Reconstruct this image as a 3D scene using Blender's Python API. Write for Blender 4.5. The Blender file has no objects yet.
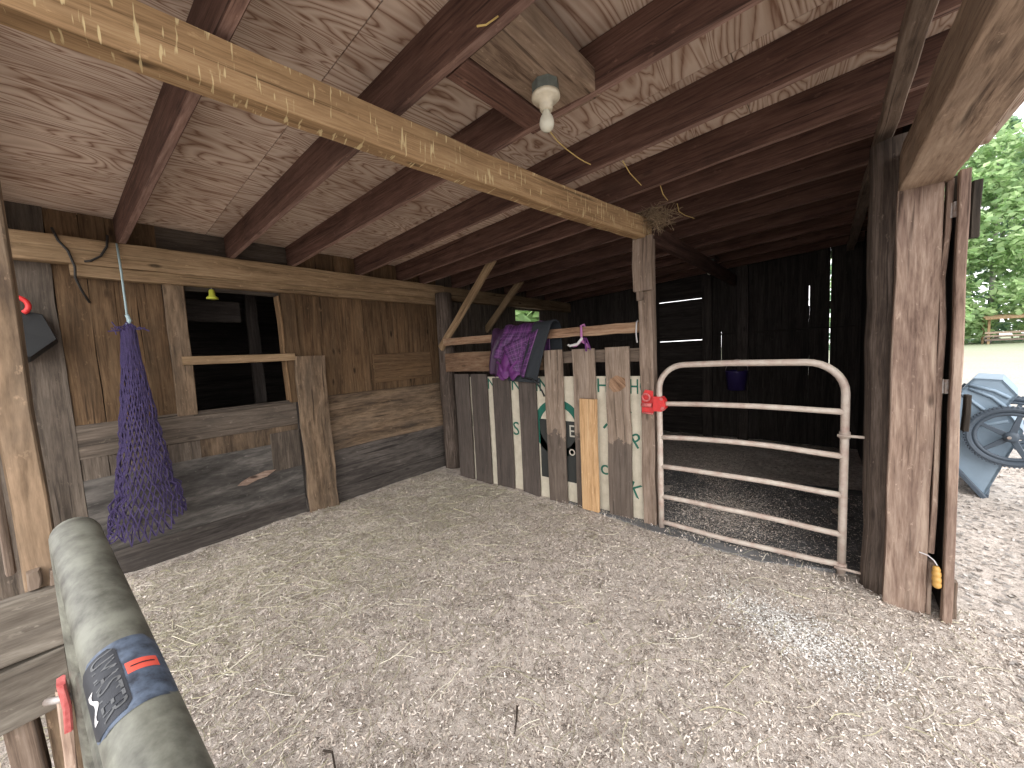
import bpy, math, random
from mathutils import Vector, Matrix, noise
import numpy as np
random.seed(7)
S = bpy.context.scene
COL = S.collection
# ------------------------------------------------------------------ camera
cam_d = bpy.data.cameras.new('camera'); cam = bpy.data.objects.new('camera', cam_d); COL.objects.link(cam)
R_ = Vector((0.76471196, 0.64236479, -0.05082413)); U_ = Vector((-0.01548796, 0.09717422, 0.99514687)); F_ = Vector((-0.64418611, 0.76021355, -0.08425921))
cam.matrix_world = Matrix(((R_.x, U_.x, -F_.x, 0), (R_.y, U_.y, -F_.y, 0), (R_.z, U_.z, -F_.z, 1.5), (0, 0, 0, 1)))
cam_d.sensor_width = 36; cam_d.lens = 369.1 / 1024 * 36; cam_d.clip_start = 0.02; cam_d.clip_end = 400
S.camera = cam
# ------------------------------------------------------------------ sky, sun, exposure
w = bpy.data.worlds.new('overcast'); S.world = w; w.use_nodes = True
nt = w.node_tree; bg = nt.nodes['Background']
bg.inputs[0].default_value = (0.98, 0.97, 1.0, 1); bg.inputs[1].default_value = 2.2
sd = bpy.data.lights.new('hazy_sun', 'SUN'); sd.energy = 3.0; sd.angle = math.radians(80); sd.color = (1.0, 0.96, 0.9)
so = bpy.data.objects.new('hazy_sun', sd); COL.objects.link(so)
sun_from = Vector((0.55, -0.65, 0.5))          # behind the camera, towards the open front
so.rotation_euler = sun_from.to_track_quat('Z', 'Y').to_euler()
vs = S.view_settings; vs.view_transform = 'Standard'; vs.look = 'None'; vs.gamma = 1; vs.use_curve_mapping = False; vs.exposure = 0.28

# ------------------------------------------------------------------ materials
def newmat(name):
    m = bpy.data.materials.new(name); m.use_nodes = True
    nt = m.node_tree; b = nt.nodes['Principled BSDF']
    return m, nt, nt.nodes, nt.links, b
def N(nt, t, **k):
    n = nt.nodes.new(t)
    for a, v in k.items(): setattr(n, a, v)
    return n
def ramp(nt, src, stops):
    r = N(nt, 'ShaderNodeValToRGB')
    e = r.color_ramp.elements
    while len(e) < len(stops): e.new(0.5)
    for el, (p, c) in zip(e, stops):
        el.position = p; el.color = (*c, 1) if len(c) == 3 else c
    nt.links.new(src, r.inputs[0]); return r
def mixc(nt, fac, a, b, mode='MIX'):
    m = N(nt, 'ShaderNodeMix', data_type='RGBA', blend_type=mode)
    def put(sock, v):
        if hasattr(v, 'links'): nt.links.new(v, sock)
        elif isinstance(v, (int, float)): sock.default_value = v
        else: sock.default_value = (*v, 1)
    put(m.inputs[0], fac); put(m.inputs[6], a); put(m.inputs[7], b)
    return m.outputs[2]
def uvscale(nt, su, sv, rot=0):
    uv = N(nt, 'ShaderNodeUVMap'); mp = N(nt, 'ShaderNodeMapping')
    mp.inputs['Scale'].default_value = (su, sv, 1); mp.inputs['Rotation'].default_value = (0, 0, rot)
    nt.links.new(uv.outputs[0], mp.inputs[0]); return mp.outputs[0]
def noise_t(nt, vec, scale=1, detail=5, rough=.6, dist=0):
    n = N(nt, 'ShaderNodeTexNoise'); n.inputs['Scale'].default_value = scale; n.inputs['Detail'].default_value = detail
    n.inputs['Roughness'].default_value = rough; n.inputs['Distortion'].default_value = dist
    if vec is not None: nt.links.new(vec, n.inputs['Vector'])
    return n.outputs['Fac']
def bump(nt, b, h, strength=.4, dist=.01):
    bp = N(nt, 'ShaderNodeBump'); bp.inputs['Strength'].default_value = strength; bp.inputs['Distance'].default_value = dist
    nt.links.new(h, bp.inputs['Height']); nt.links.new(bp.outputs[0], b.inputs['Normal'])
def math_n(nt, op, a, b=None):
    m = N(nt, 'ShaderNodeMath', operation=op)
    for i, v in enumerate((a, b)):
        if v is None: continue
        if hasattr(v, 'links'): nt.links.new(v, m.inputs[i])
        else: m.inputs[i].default_value = v
    return m.outputs[0]
def wood(name, dark, mid, light, grain=22, fib=140, blotch=1.0, blot_col=None, rough=.85, knots=.5, bstr=.5, dirt=0, streak=0):
    m, nt, nodes, links, b = newmat(name)
    g = noise_t(nt, uvscale(nt, 1.1, grain), 1, 7, .7, .9)
    f = noise_t(nt, uvscale(nt, 7, fib), 1, 4, .65)
    mx = math_n(nt, 'ADD', math_n(nt, 'MULTIPLY', g, .65), math_n(nt, 'MULTIPLY', f, .35))
    c = ramp(nt, mx, [(.37, tuple(x * .75 for x in dark)), (.49, mid), (.61, light)]).outputs[0]
    bl = noise_t(nt, uvscale(nt, 2.2, 6), 1, 5, .65, .3)
    blf = ramp(nt, bl, [(.42, (0, 0, 0)), (.68, (1, 1, 1))]).outputs[0]
    c = mixc(nt, math_n(nt, 'MULTIPLY', blf, .62 * blotch), c, blot_col or tuple(x * .55 for x in dark))
    # knots: sparse dark ovals
    vo = N(nt, 'ShaderNodeTexVoronoi'); links.new(uvscale(nt, 3.2, 9), vo.inputs['Vector']); vo.inputs['Scale'].default_value = 1
    kn = ramp(nt, vo.outputs['Distance'], [(.07, (1, 1, 1)), (.16, (0, 0, 0))]).outputs[0]
    sep = N(nt, 'ShaderNodeSeparateColor'); links.new(vo.outputs['Color'], sep.inputs[0])
    ks = math_n(nt, 'MULTIPLY', math_n(nt, 'GREATER_THAN', sep.outputs[0], .58), kn)
    c = mixc(nt, math_n(nt, 'MULTIPLY', ks, knots), c, tuple(x * .3 for x in dark))
    ck = ramp(nt, noise_t(nt, uvscale(nt, .9, grain * 2.6), 1, 3, .55, .5), [(.30, (1, 1, 1)), (.37, (0, 0, 0))]).outputs[0]
    c = mixc(nt, math_n(nt, 'MULTIPLY', ck, .75), c, tuple(x * .3 for x in dark))       # checks along the grain
    sp_ = ramp(nt, noise_t(nt, uvscale(nt, 14, 26), 1, 4, .7, .3), [(.62, (0, 0, 0)), (.72, (1, 1, 1))]).outputs[0]
    c = mixc(nt, math_n(nt, 'MULTIPLY', sp_, .55), c, tuple(min(1, x * 1.35) for x in light))  # scuffs
    if streak:      # pale droppings that ran down the face
        st = ramp(nt, noise_t(nt, uvscale(nt, 70, 9), 1, 2, .5), [(.62, (0, 0, 0)), (.67, (1, 1, 1))]).outputs[0]
        c = mixc(nt, math_n(nt, 'MULTIPLY', st, streak), c, (.66, .54, .30))
    if dirt:        # a splash line of dried mud
        tc = N(nt, 'ShaderNodeTexCoord'); sz = N(nt, 'ShaderNodeSeparateXYZ'); links.new(tc.outputs['Object'], sz.inputs[0])
        dn_ = math_n(nt, 'ADD', sz.outputs[2], math_n(nt, 'MULTIPLY', noise_t(nt, tc.outputs['Object'], 7, 5, .7), .6))
        df = ramp(nt, dn_, [(dirt + .16, (1, 1, 1)), (dirt + .30, (0, 0, 0))]).outputs[0]
        c = mixc(nt, math_n(nt, 'MULTIPLY', df, .6), c, (.05, .043, .04))
    at = N(nt, 'ShaderNodeAttribute', attribute_name='tone')
    c = mixc(nt, 1.0, c, at.outputs['Color'], 'MULTIPLY')
    links.new(c, b.inputs['Base Color']); b.inputs['Roughness'].default_value = rough
    b.inputs['Specular IOR Level'].default_value = .25
    bump(nt, b, mx, bstr, .006)
    return m
def plain(name, col, rough=.6, metal=0, var=.0, scale=30, col2=None, bstr=0, spec=.4):
    m, nt, nodes, links, b = newmat(name)
    b.inputs['Roughness'].default_value = rough; b.inputs['Metallic'].default_value = metal; b.inputs['Specular IOR Level'].default_value = spec
    if var:
        tc = N(nt, 'ShaderNodeTexCoord'); n = noise_t(nt, tc.outputs['Object'], scale, 5, .65)
        r = ramp(nt, n, [(.5 - .22 / max(var, .3) * .6, col2 or tuple(x * (1 - var) for x in col)), (.62, col)])
        links.new(r.outputs[0], b.inputs['Base Color'])
        if bstr: bump(nt, b, n, bstr, .004)
    else: b.inputs['Base Color'].default_value = (*col, 1)
    return m
M = {}
M['rafter'] = wood('dark_red_lumber', (.055, .028, .021), (.105, .054, .040), (.16, .092, .07), 16, 110, .7)
M['beam'] = wood('tan_lumber', (.22, .135, .065), (.34, .215, .11), (.44, .30, .165), 18, 130, .9, (.17, .10, .05), knots=.95, streak=.8)
M['plate'] = wood('plate_lumber', (.165, .108, .058), (.275, .185, .105), (.37, .265, .16), 18, 120, .8, (.10, .065, .035), knots=.9)
M['post'] = wood('grey_brown_post', (.12, .085, .062), (.21, .155, .118), (.31, .24, .19), 20, 120, .7)
M['plank_pale'] = wood('pale_worn_plank', (.105, .064, .047), (.245, .172, .132), (.40, .31, .245), 8, 80, .8, (.13, .085, .07), knots=.9)
M['header'] = wood('header_lumber', (.14, .088, .058), (.33, .235, .165), (.45, .34, .25), 8, 90, .9, (.11, .075, .055))
M['board_warm'] = wood('warm_barn_board', (.060, .034, .017), (.113, .067, .034), (.178, .113, .062), 16, 110, .9, (.05, .034, .02), knots=.9)
M['board_grey'] = wood('grey_barn_board', (.055, .043, .033), (.10, .079, .062), (.165, .134, .106), 16, 100, .8, (.035, .03, .025))
M['board_chewed'] = wood('chewed_board', (.075, .048, .030), (.155, .107, .068), (.27, .19, .125), 9, 40, .9, (.06, .05, .04))
M['board_dark'] = wood('stained_dark_board', (.034, .029, .026), (.063, .054, .048), (.105, .092, .081), 10, 60, .6, (.025, .022, .02))
M['sheet'] = wood('stained_sheet', (.042, .038, .034), (.072, .066, .06), (.15, .136, .122), 7, 26, .7, (.03, .027, .025), knots=0)
M['slat'] = wood('pallet_slat', (.085, .065, .052), (.15, .118, .098), (.23, .185, .155), 18, 120, .8, (.05, .04, .033), dirt=.85)
M['slat_light'] = wood('pallet_slat_lighter', (.15, .11, .08), (.25, .19, .145), (.34, .27, .215), 18, 120, .6, (.10, .075, .06), dirt=.82)
M['slat_light2'] = wood('weathered_plank', (.075, .062, .05), (.15, .13, .107), (.27, .245, .205), 9, 50, .9, (.08, .065, .05))
M['yellow'] = wood('fresh_board', (.33, .19, .09), (.49, .305, .155), (.58, .40, .23), 20, 130, .4, (.3, .18, .09))
M['pole'] = wood('chewed_rail', (.17, .095, .055), (.30, .18, .11), (.42, .29, .19), 8, 60, .8, (.10, .06, .04))
M['log'] = wood('log_post', (.042, .031, .025), (.094, .071, .057), (.18, .142, .118), 22, 110, .8, (.03, .022, .018))
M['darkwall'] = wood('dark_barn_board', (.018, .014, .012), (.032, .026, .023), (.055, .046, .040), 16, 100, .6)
def plywood():
    m, nt, nodes, links, b = newmat('weathered_plywood')
    v = uvscale(nt, .75, 3.9)
    h = noise_t(nt, v, 1, 2.5, .5, .9)
    s = math_n(nt, 'PINGPONG', math_n(nt, 'MULTIPLY', h, 21.0), .5)
    fine = noise_t(nt, uvscale(nt, 6, 70), 1, 4, .6)
    mx = math_n(nt, 'ADD', math_n(nt, 'MULTIPLY', s, 1.5), math_n(nt, 'MULTIPLY', fine, .45))
    c = ramp(nt, mx, [(.22, (.25, .145, .10)), (.42, (.50, .365, .28)), (.85, (.66, .53, .43))]).outputs[0]
    bl = ramp(nt, noise_t(nt, uvscale(nt, 1.4, 1.4), 1, 4, .6), [(.45, (0, 0, 0)), (.72, (1, 1, 1))]).outputs[0]
    c = mixc(nt, math_n(nt, 'MULTIPLY', bl, .45), c, (.22, .13, .09))
    at = N(nt, 'ShaderNodeAttribute', attribute_name='tone'); c = mixc(nt, 1.0, c, at.outputs['Color'], 'MULTIPLY')
    links.new(c, b.inputs['Base Color']); b.inputs['Roughness'].default_value = .9; b.inputs['Specular IOR Level'].default_value = .2
    bump(nt, b, mx, .25, .004); return m
M['ply'] = plywood()
def bedding():
    m, nt, nodes, links, b = newmat('shavings_and_sand')
    tc = N(nt, 'ShaderNodeTexCoord'); o = tc.outputs['Object']
    big = noise_t(nt, o, 2.2, 5, .6); med = noise_t(nt, o, 26, 5, .7); fine = noise_t(nt, o, 190, 3, .7)
    mx = math_n(nt, 'ADD', math_n(nt, 'MULTIPLY', med, .5), math_n(nt, 'MULTIPLY', fine, .5))
    c = ramp(nt, mx, [(.39, (.13, .11, .092)), (.49, (.57, .50, .44)), (.60, (.78, .71, .65))]).outputs[0]
    bl = ramp(nt, big, [(.44, (0, 0, 0)), (.62, (1, 1, 1))]).outputs[0]
    c = mixc(nt, math_n(nt, 'MULTIPLY', bl, .3), c, (.42, .38, .335))
    links.new(c, b.inputs['Base Color']); b.inputs['Roughness'].default_value = .95; b.inputs['Specular IOR Level'].default_value = .1
    bump(nt, b, mx, .9, .02); return m
M['bedding'] = bedding()
def yard():
    m, nt, nodes, links, b = newmat('yard_gravel')
    tc = N(nt, 'ShaderNodeTexCoord'); o = tc.outputs['Object']
    med = noise_t(nt, o, 14, 6, .75); big = noise_t(nt, o, .35, 5, .6)
    c = ramp(nt, med, [(.35, (.25, .23, .21)), (.5, (.43, .40, .37)), (.65, (.56, .525, .49))]).outputs[0]
    sp = N(nt, 'ShaderNodeSeparateXYZ'); links.new(o, sp.inputs[0])
    far = ramp(nt, math_n(nt, 'ADD', math_n(nt, 'ADD', math_n(nt, 'MULTIPLY', sp.outputs[1], .015), .45), math_n(nt, 'MULTIPLY', big, .5)), [(.15, (0, 0, 0)), (.75, (1, 1, 1))]).outputs[0]
    c = mixc(nt, math_n(nt, 'MULTIPLY', far, .7), c, (.25, .30, .17))
    links.new(c, b.inputs['Base Color']); b.inputs['Roughness'].default_value = .95; b.inputs['Specular IOR Level'].default_value = .1
    bump(nt, b, med, .8, .03); return m
M['yard'] = yard()
def toned(name, rough=.8, trans=0):
    m, nt, nodes, links, b = newmat(name)
    at = N(nt, 'ShaderNodeAttribute', attribute_name='tone'); links.new(at.outputs['Color'], b.inputs['Base Color'])
    b.inputs['Roughness'].default_value = rough; b.inputs['Specular IOR Level'].default_value = .15
    if trans:
        t = N(nt, 'ShaderNodeBsdfTranslucent'); links.new(at.outputs['Color'], t.inputs[0])
        ms = N(nt, 'ShaderNodeMixShader'); ms.inputs[0].default_value = trans
        links.new(b.outputs[0], ms.inputs[1]); links.new(t.outputs[0], ms.inputs[2])
        links.new(ms.outputs[0], nodes['Material Output'].inputs[0])
    return m
M['straw'] = toned('straw'); M['leaf'] = toned('leaves', .7, .45)
M['gate'] = plain('chipped_beige_paint', (.50, .445, .385), .55, 0, .45, 14, (.33, .22, .18), .2)
M['gate_near'] = plain('mossy_galvanised_tube', (.20, .205, .17), .5, 0, .7, 17, (.045, .042, .034), .35, .45)
M['steel'] = plain('dull_steel', (.45, .43, .41), .5, .6, .5, 40, (.25, .15, .1))
M['red'] = plain('red_paint', (.62, .035, .035), .45, 0, .3, 60)
M['pinkred'] = plain('worn_red_paint', (.55, .16, .15), .5, 0, .5, 60, (.35, .05, .05))
M['black'] = plain('black_plastic', (.012, .013, .014), .5)
M['cable'] = plain('black_cable', (.02, .018, .016), .6)
M['porcelain'] = plain('cream_porcelain', (.62, .56, .43), .35, 0, .2, 60)
M['boxgrey'] = plain('painted_box', (.12, .135, .12), .5, 0, .4, 30)
def bulbm():
    m, nt, nodes, links, b = newmat('dusty_bulb'); b.inputs['Base Color'].default_value = (.6, .58, .48, 1); b.inputs['Roughness'].default_value = .25
    b.inputs['Subsurface Weight'].default_value = .3; b.inputs['Subsurface Radius'].default_value = (.02, .02, .02); return m
M['bulb'] = bulbm()
M['net'] = plain('purple_net_cord', (.046, .031, .10), .7, 0, .4, 40)
M['rope'] = plain('pale_blue_rope', (.30, .40, .42), .8)
M['twine'] = plain('white_twine', (.62, .6, .6), .8)
M['pinkrope'] = plain('pink_purple_rope', (.42, .16, .36), .8)
M['rubber'] = plain('black_rubber_mat', (.17, .172, .175), .7, 0, .6, 7, (.06, .06, .062))
M['cart'] = plain('slate_blue_plastic', (.24, .32, .40), .5, 0, .15, 14)
M['cartdark'] = plain('dark_plastic_wheel', (.065, .085, .11), .55, 0, .2, 20)
M['lining'] = plain('charcoal_lining', (.026, .031, .037), .85, 0, .3, 50)
M['yellowplastic'] = plain('amber_plastic', (.50, .29, .08), .4)
M['greenplastic'] = plain('lime_plastic', (.45, .48, .06), .4)
M['purplepl'] = plain('purple_plastic', (.035, .022, .11), .45)
M['sign'] = plain('printed_wrap_cream', (.60, .55, .44), .7, 0, .35, 12, (.42, .37, .28))
M['signgreen'] = plain('printed_green', (.015, .12, .085), .7)
M['signblack'] = plain('printed_black', (.03, .032, .03), .7)
M['signwhite'] = plain('printed_white', (.5, .47, .4), .7)
M['stickerblue'] = plain('scuffed_blue_sticker', (.115, .15, .21), .5, 0, .8, 55, (.03, .036, .05))
M['stickerdark'] = plain('black_sticker_print', (.022, .025, .032), .5, 0, .4, 60)
M['stickertext'] = plain('sticker_letter', (.11, .115, .12), .5, 0, .6, 80)
M['stickerred'] = plain('red_sticker_strip', (.78, .12, .085), .5)
M['bark'] = plain('grey_bark', (.32, .31, .29), .9, 0, .4, 3)
def plaid():
    m, nt, nodes, links, b = newmat('purple_plaid')
    uv = N(nt, 'ShaderNodeUVMap'); sp = N(nt, 'ShaderNodeSeparateXYZ'); links.new(uv.outputs[0], sp.inputs[0])
    def line(s, per, wid):
        p = math_n(nt, 'PINGPONG', s, per / 2)
        return math_n(nt, 'LESS_THAN', p, wid / 2)
    a = math_n(nt, 'MAXIMUM', line(sp.outputs[0], .05, .005), line(sp.outputs[1], .05, .005))
    wide = math_n(nt, 'MULTIPLY', math_n(nt, 'ADD', line(sp.outputs[0], .10, .05), line(sp.outputs[1], .10, .05)), .5)
    c = mixc(nt, wide, (.105, .026, .13), (.045, .014, .065)); c = mixc(nt, math_n(nt, 'MULTIPLY', a, .6), c, (.27, .12, .31))
    links.new(c, b.inputs['Base Color']); b.inputs['Roughness'].default_value = .6; return m
M['plaid'] = plaid()
M['darkplum'] = plain('dark_plum_nylon', (.045, .018, .05), .5, 0, .3, 20)
M['magenta'] = plain('bright_purple_nylon', (.13, .03, .155), .5, 0, .3, 20)

# ------------------------------------------------------------------ mesh building
WL = {}
def tag(o, label=None, cat=None, group=None, kind=None):
    if label: o['label'] = label
    if cat: o['category'] = cat
    if group: o['group'] = group
    if kind: o['kind'] = kind
    return o
def empty(name, loc, label=None, cat=None, group=None, kind=None):
    o = bpy.data.objects.new(name, None); COL.objects.link(o); o.location = loc; o.empty_display_size = .1
    WL[o.name] = Vector(loc); return tag(o, label, cat, group, kind)
class MB:
    def __init__(s): s.v = []; s.f = []; s.uv = []; s.t = []
    def add(s, vs, fs, uvs, tone=1.0):
        n = len(s.v); s.v += [tuple(v) for v in vs]
        tc = (tone,) * 3 if isinstance(tone, (int, float)) else tone
        for f, u in zip(fs, uvs):
            s.f.append([n + i for i in f]); s.uv += list(u); s.t += [(*tc, 1)] * len(f)
        return s
    def board(s, a, b, wd, wdt, th, tone=None, seg=None, jit=.0025, ch=.004, wdir=None, taper=1, worn=None):
        """box from a to b; wd = direction of its width"""
        a = Vector(a); b = Vector(b); L = (b - a).length; d = (b - a) / L
        W = Vector(wd); W = (W - W.dot(d) * d).normalized(); T = d.cross(W)
        seg = seg or max(2, int(L / .22)); ch = min(ch, wdt * .25, th * .25)
        hw, ht = wdt / 2, th / 2
        prof = [(-hw + ch, -ht), (hw - ch, -ht), (hw, -ht + ch), (hw, ht - ch), (hw - ch, ht), (-hw + ch, ht), (-hw, ht - ch), (-hw, -ht + ch)]
        per = [0]; 
        for i in range(8):
            p, q = prof[i], prof[(i + 1) % 8]; per.append(per[-1] + math.hypot(p[0] - q[0], p[1] - q[1]))
        ou, ov = random.uniform(0, 40), random.uniform(0, 40); vs = []
        for k in range(seg + 1):
            c = a + d * (L * k / seg); f = 1 + (taper - 1) * k / seg
            j1, j2 = random.gauss(0, jit), random.gauss(0, jit * .6)
            for (x, y) in prof:
                vs.append(c + W * (x * f + j1 + random.gauss(0, jit * .4)) + T * (y + j2))
        fs = []; us = []
        for k in range(seg):
            for i in range(8):
                j = (i + 1) % 8; fs.append([k * 8 + i, k * 8 + j, (k + 1) * 8 + j, (k + 1) * 8 + i])
                u0, u1 = ou + L * k / seg, ou + L * (k + 1) / seg; v0, v1 = ov + per[i], ov + per[i + 1]
                us.append([(u0, v0), (u0, v1), (u1, v1), (u1, v0)])
        fs.append(list(range(7, -1, -1))); us.append([(ou + prof[i][1], ov + prof[i][0]) for i in range(7, -1, -1)])
        fs.append([seg * 8 + i for i in range(8)]); us.append([(ou + prof[i][1], ov + prof[i][0]) for i in range(8)])
        s.add(vs, fs, us, random.uniform(.85, 1.12) if tone is None else tone)
        if worn:        # per-channel multiplier that lightens the lower edge face of a rafter
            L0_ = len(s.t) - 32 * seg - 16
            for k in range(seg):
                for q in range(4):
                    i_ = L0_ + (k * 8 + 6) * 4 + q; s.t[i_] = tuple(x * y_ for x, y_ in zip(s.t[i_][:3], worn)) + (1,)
        return s
    def tube(s, pts, r, n=10, tone=1.0, caps=True, close=False):
        pts = [Vector(p) for p in pts]; m = len(pts); rr = r if isinstance(r, (list, tuple)) else [r] * m
        def tan(i):
            if close: return (pts[(i + 1) % m] - pts[i - 1]).normalized()
            return (pts[min(i + 1, m - 1)] - pts[max(i - 1, 0)]).normalized()
        t = tan(0); nrm = t.orthogonal().normalized(); vs = []; acc = 0; us_ = []
        for i in range(m):
            t2 = tan(i); q = t.rotation_difference(t2); nrm = q @ nrm; nrm = (nrm - nrm.dot(t2) * t2).normalized(); t = t2; bn = t.cross(nrm)
            if i: acc += (pts[i] - pts[i - 1]).length
            us_.append(acc)
            for k in range(n):
                a = 2 * math.pi * k / n; vs.append(pts[i] + (nrm * math.cos(a) + bn * math.sin(a)) * rr[i])
        fs = []; us = []; ov = random.uniform(0, 9)
        for i in range(m if close else m - 1):
            i2 = (i + 1) % m
            for k in range(n):
                k2 = (k + 1) % n; fs.append([i * n + k, i * n + k2, i2 * n + k2, i2 * n + k])
                c = 2 * math.pi * rr[0] / n
                us.append([(us_[i], ov + k * c), (us_[i], ov + k * c + c), (us_[i2], ov + k * c + c), (us_[i2], ov + k * c)])
        if caps and not close:
            fs.append(list(range(n - 1, -1, -1))); us.append([(0, 0)] * n); fs.append([(m - 1) * n + k for k in range(n)]); us.append([(0, 0)] * n)
        return s.add(vs, fs, us, tone)
    def lathe(s, c, axis, prof, n=20, tone=1.0):
        """prof: list of (distance along axis, radius)"""
        c = Vector(c); A = Vector(axis).normalized()
        pts = [c + A * h for h, r in prof]; B = A.orthogonal().normalized(); D = A.cross(B); vs = []
        for p, (h, r) in zip(pts, prof):
            for k in range(n):
                a = 2 * math.pi * k / n; vs.append(p + (B * math.cos(a) + D * math.sin(a)) * max(r, .0004))
        fs = []; us = []
        for i in range(len(prof) - 1):
            for k in range(n):
                k2 = (k + 1) % n; fs.append([i * n + k, i * n + k2, (i + 1) * n + k2, (i + 1) * n + k]); us.append([(0, 0)] * 4)
        fs.append(list(range(n - 1, -1, -1))); us.append([(0, 0)] * n); fs.append([(len(prof) - 1) * n + k for k in range(n)]); us.append([(0, 0)] * n)
        return s.add(vs, fs, us, tone)
    def prism(s, poly, ext, tone=1.0):
        """closed polygon of 3-D points extruded along ext"""
        P = [Vector(p) for p in poly]; n = len(P); e = Vector(ext); vs = P + [p + e for p in P]
        fs = [list(range(n)), list(range(2 * n - 1, n - 1, -1))]; ax = (P[1] - P[0]).normalized(); nn = e.normalized(); ay = nn.cross(ax)
        us = [[(p.dot(ax), p.dot(ay)) for p in P], [(P[i - n].dot(ax), P[i - n].dot(ay)) for i in range(2 * n - 1, n - 1, -1)]]
        for i in range(n):
            j = (i + 1) % n; fs.append([j, i, n + i, n + j]); l = (P[j] - P[i]).length; us.append([(l, 0), (0, 0), (0, e.length), (l, e.length)])
        return s.add(vs, fs, us, tone)
    def grid(s, fn, nu, nv, tone=1.0, uvf=None):
        vs = [fn(i / nu, j / nv) for i in range(nu + 1) for j in range(nv + 1)]; fs = []; us = []
        for i in range(nu):
            for j in range(nv):
                q = [(i, j), (i + 1, j), (i + 1, j + 1), (i, j + 1)]
                fs.append([a * (nv + 1) + b for a, b in q]); us.append([uvf(a / nu, b / nv) if uvf else (a / nu, b / nv) for a, b in q])
        return s.add(vs, fs, us, tone)
    def build(s, name, mat, parent=None, origin=None, smooth=False):
        me = bpy.data.meshes.new(name)
        o = bpy.data.objects.new(name, me); COL.objects.link(o)
        if parent is not None:
            base = WL[parent.name]; o.parent = parent
        else:
            if origin is None:
                a = np.array(s.v); origin = ((a[:, 0].min() + a[:, 0].max()) / 2, (a[:, 1].min() + a[:, 1].max()) / 2, a[:, 2].min())
            base = Vector(origin); o.location = base
        WL[o.name] = base
        me.from_pydata([(x - base.x, y - base.y, z - base.z) for x, y, z in s.v], [], s.f)
        uvl = me.uv_layers.new(name='UVMap'); uvl.data.foreach_set('uv', np.array(s.uv, dtype=np.float32).ravel())
        ca = me.color_attributes.new('tone', 'FLOAT_COLOR', 'CORNER'); ca.data.foreach_set('color', np.array(s.t, dtype=np.float32).ravel())
        me.materials.append(mat)
        if smooth: me.polygons.foreach_set('use_smooth', [True] * len(me.polygons))
        me.update(); return o
def solidify(o, th, off=0):
    md = o.modifiers.new('thickness', 'SOLIDIFY'); md.thickness = th; md.offset = off; return o
def thing1(mb, name, mat, label, cat, group=None, smooth=False): return tag(mb.build(name, mat, smooth=smooth), label, cat, group)
def struct(mb, name, mat, parent=None, smooth=False):
    o = mb.build(name, mat, parent, smooth=smooth)
    if parent is None: o['kind'] = 'structure'
    return o
def text(name, body, center, xdir, zdir, height, mat, parent, depth=.0015, sx=1.0):
    cu = bpy.data.curves.new(name, 'FONT'); cu.body = body; cu.align_x = 'CENTER'; cu.align_y = 'CENTER'; cu.size = height * 1.38; cu.extrude = depth; cu.resolution_u = 3
    tmp = bpy.data.objects.new(name, cu); COL.objects.link(tmp); bpy.context.view_layer.update()
    me = bpy.data.meshes.new_from_object(tmp.evaluated_get(bpy.context.evaluated_depsgraph_get()))
    bpy.data.objects.remove(tmp); bpy.data.curves.remove(cu)
    X = Vector(xdir).normalized(); Y = Vector(zdir); Y = (Y - Y.dot(X) * X).normalized(); Z = X.cross(Y); base = WL[parent.name]
    mat4 = Matrix(((X.x * sx, Y.x, Z.x, center[0] - base.x), (X.y * sx, Y.y, Z.y, center[1] - base.y), (X.z * sx, Y.z, Z.z, center[2] - base.z), (0, 0, 0, 1)))
    me.transform(mat4); me.materials.clear(); me.materials.append(mat)
    o = bpy.data.objects.new(name, me); COL.objects.link(o); o.parent = parent; WL[o.name] = base; return o

X, Y, Z = Vector((1, 0, 0)), Vector((0, 1, 0)), Vector((0, 0, 1))
WX = -3.95                     # inner face of the back (left) wall
FY = 2.98                      # plane of the slatted divider and stall gate
RY = 6.5                       # rear wall
def rz(x): return 2.42 + .05 * (x + 3.85)     # underside of the rafters

# ------------------------------------------------------------------ ground
def floor_z(x, y):
    return .012 + .022 * noise.noise((x * 1.3, y * 1.3, 0)) + .014 * noise.noise((x * 4.5, y * 4.5, 3)) + .006 * noise.noise((x * 14, y * 14, 5))
mb = MB(); x0, x1, y0, y1 = -3.96, 1.9, -1.6, 6.5
def ff(u, v):
    x = x0 + (x1 - x0) * u; y = y0 + (y1 - y0) * v; z = floor_z(x, y)
    edge = min(1, (x1 - x) / .5) * min(1, (y - y0) / .3)
    if x > .4 and y > 2.7: edge *= 1
    return (x, y, z * edge - .012 * (1 - edge))
mb.grid(ff, 190, 250)
floor = struct(mb, 'floor', M['bedding'], smooth=True)
mb = MB()
mb.grid(lambda u, v: (-45 + 145 * u, -30 + 150 * v, -.013 + (.16 * noise.noise((u * 9, v * 9, 1)) * min(1, max(0, (v * 150 - 42) / 30)))), 60, 60)
struct(mb, 'ground', M['yard'], smooth=True)

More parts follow.
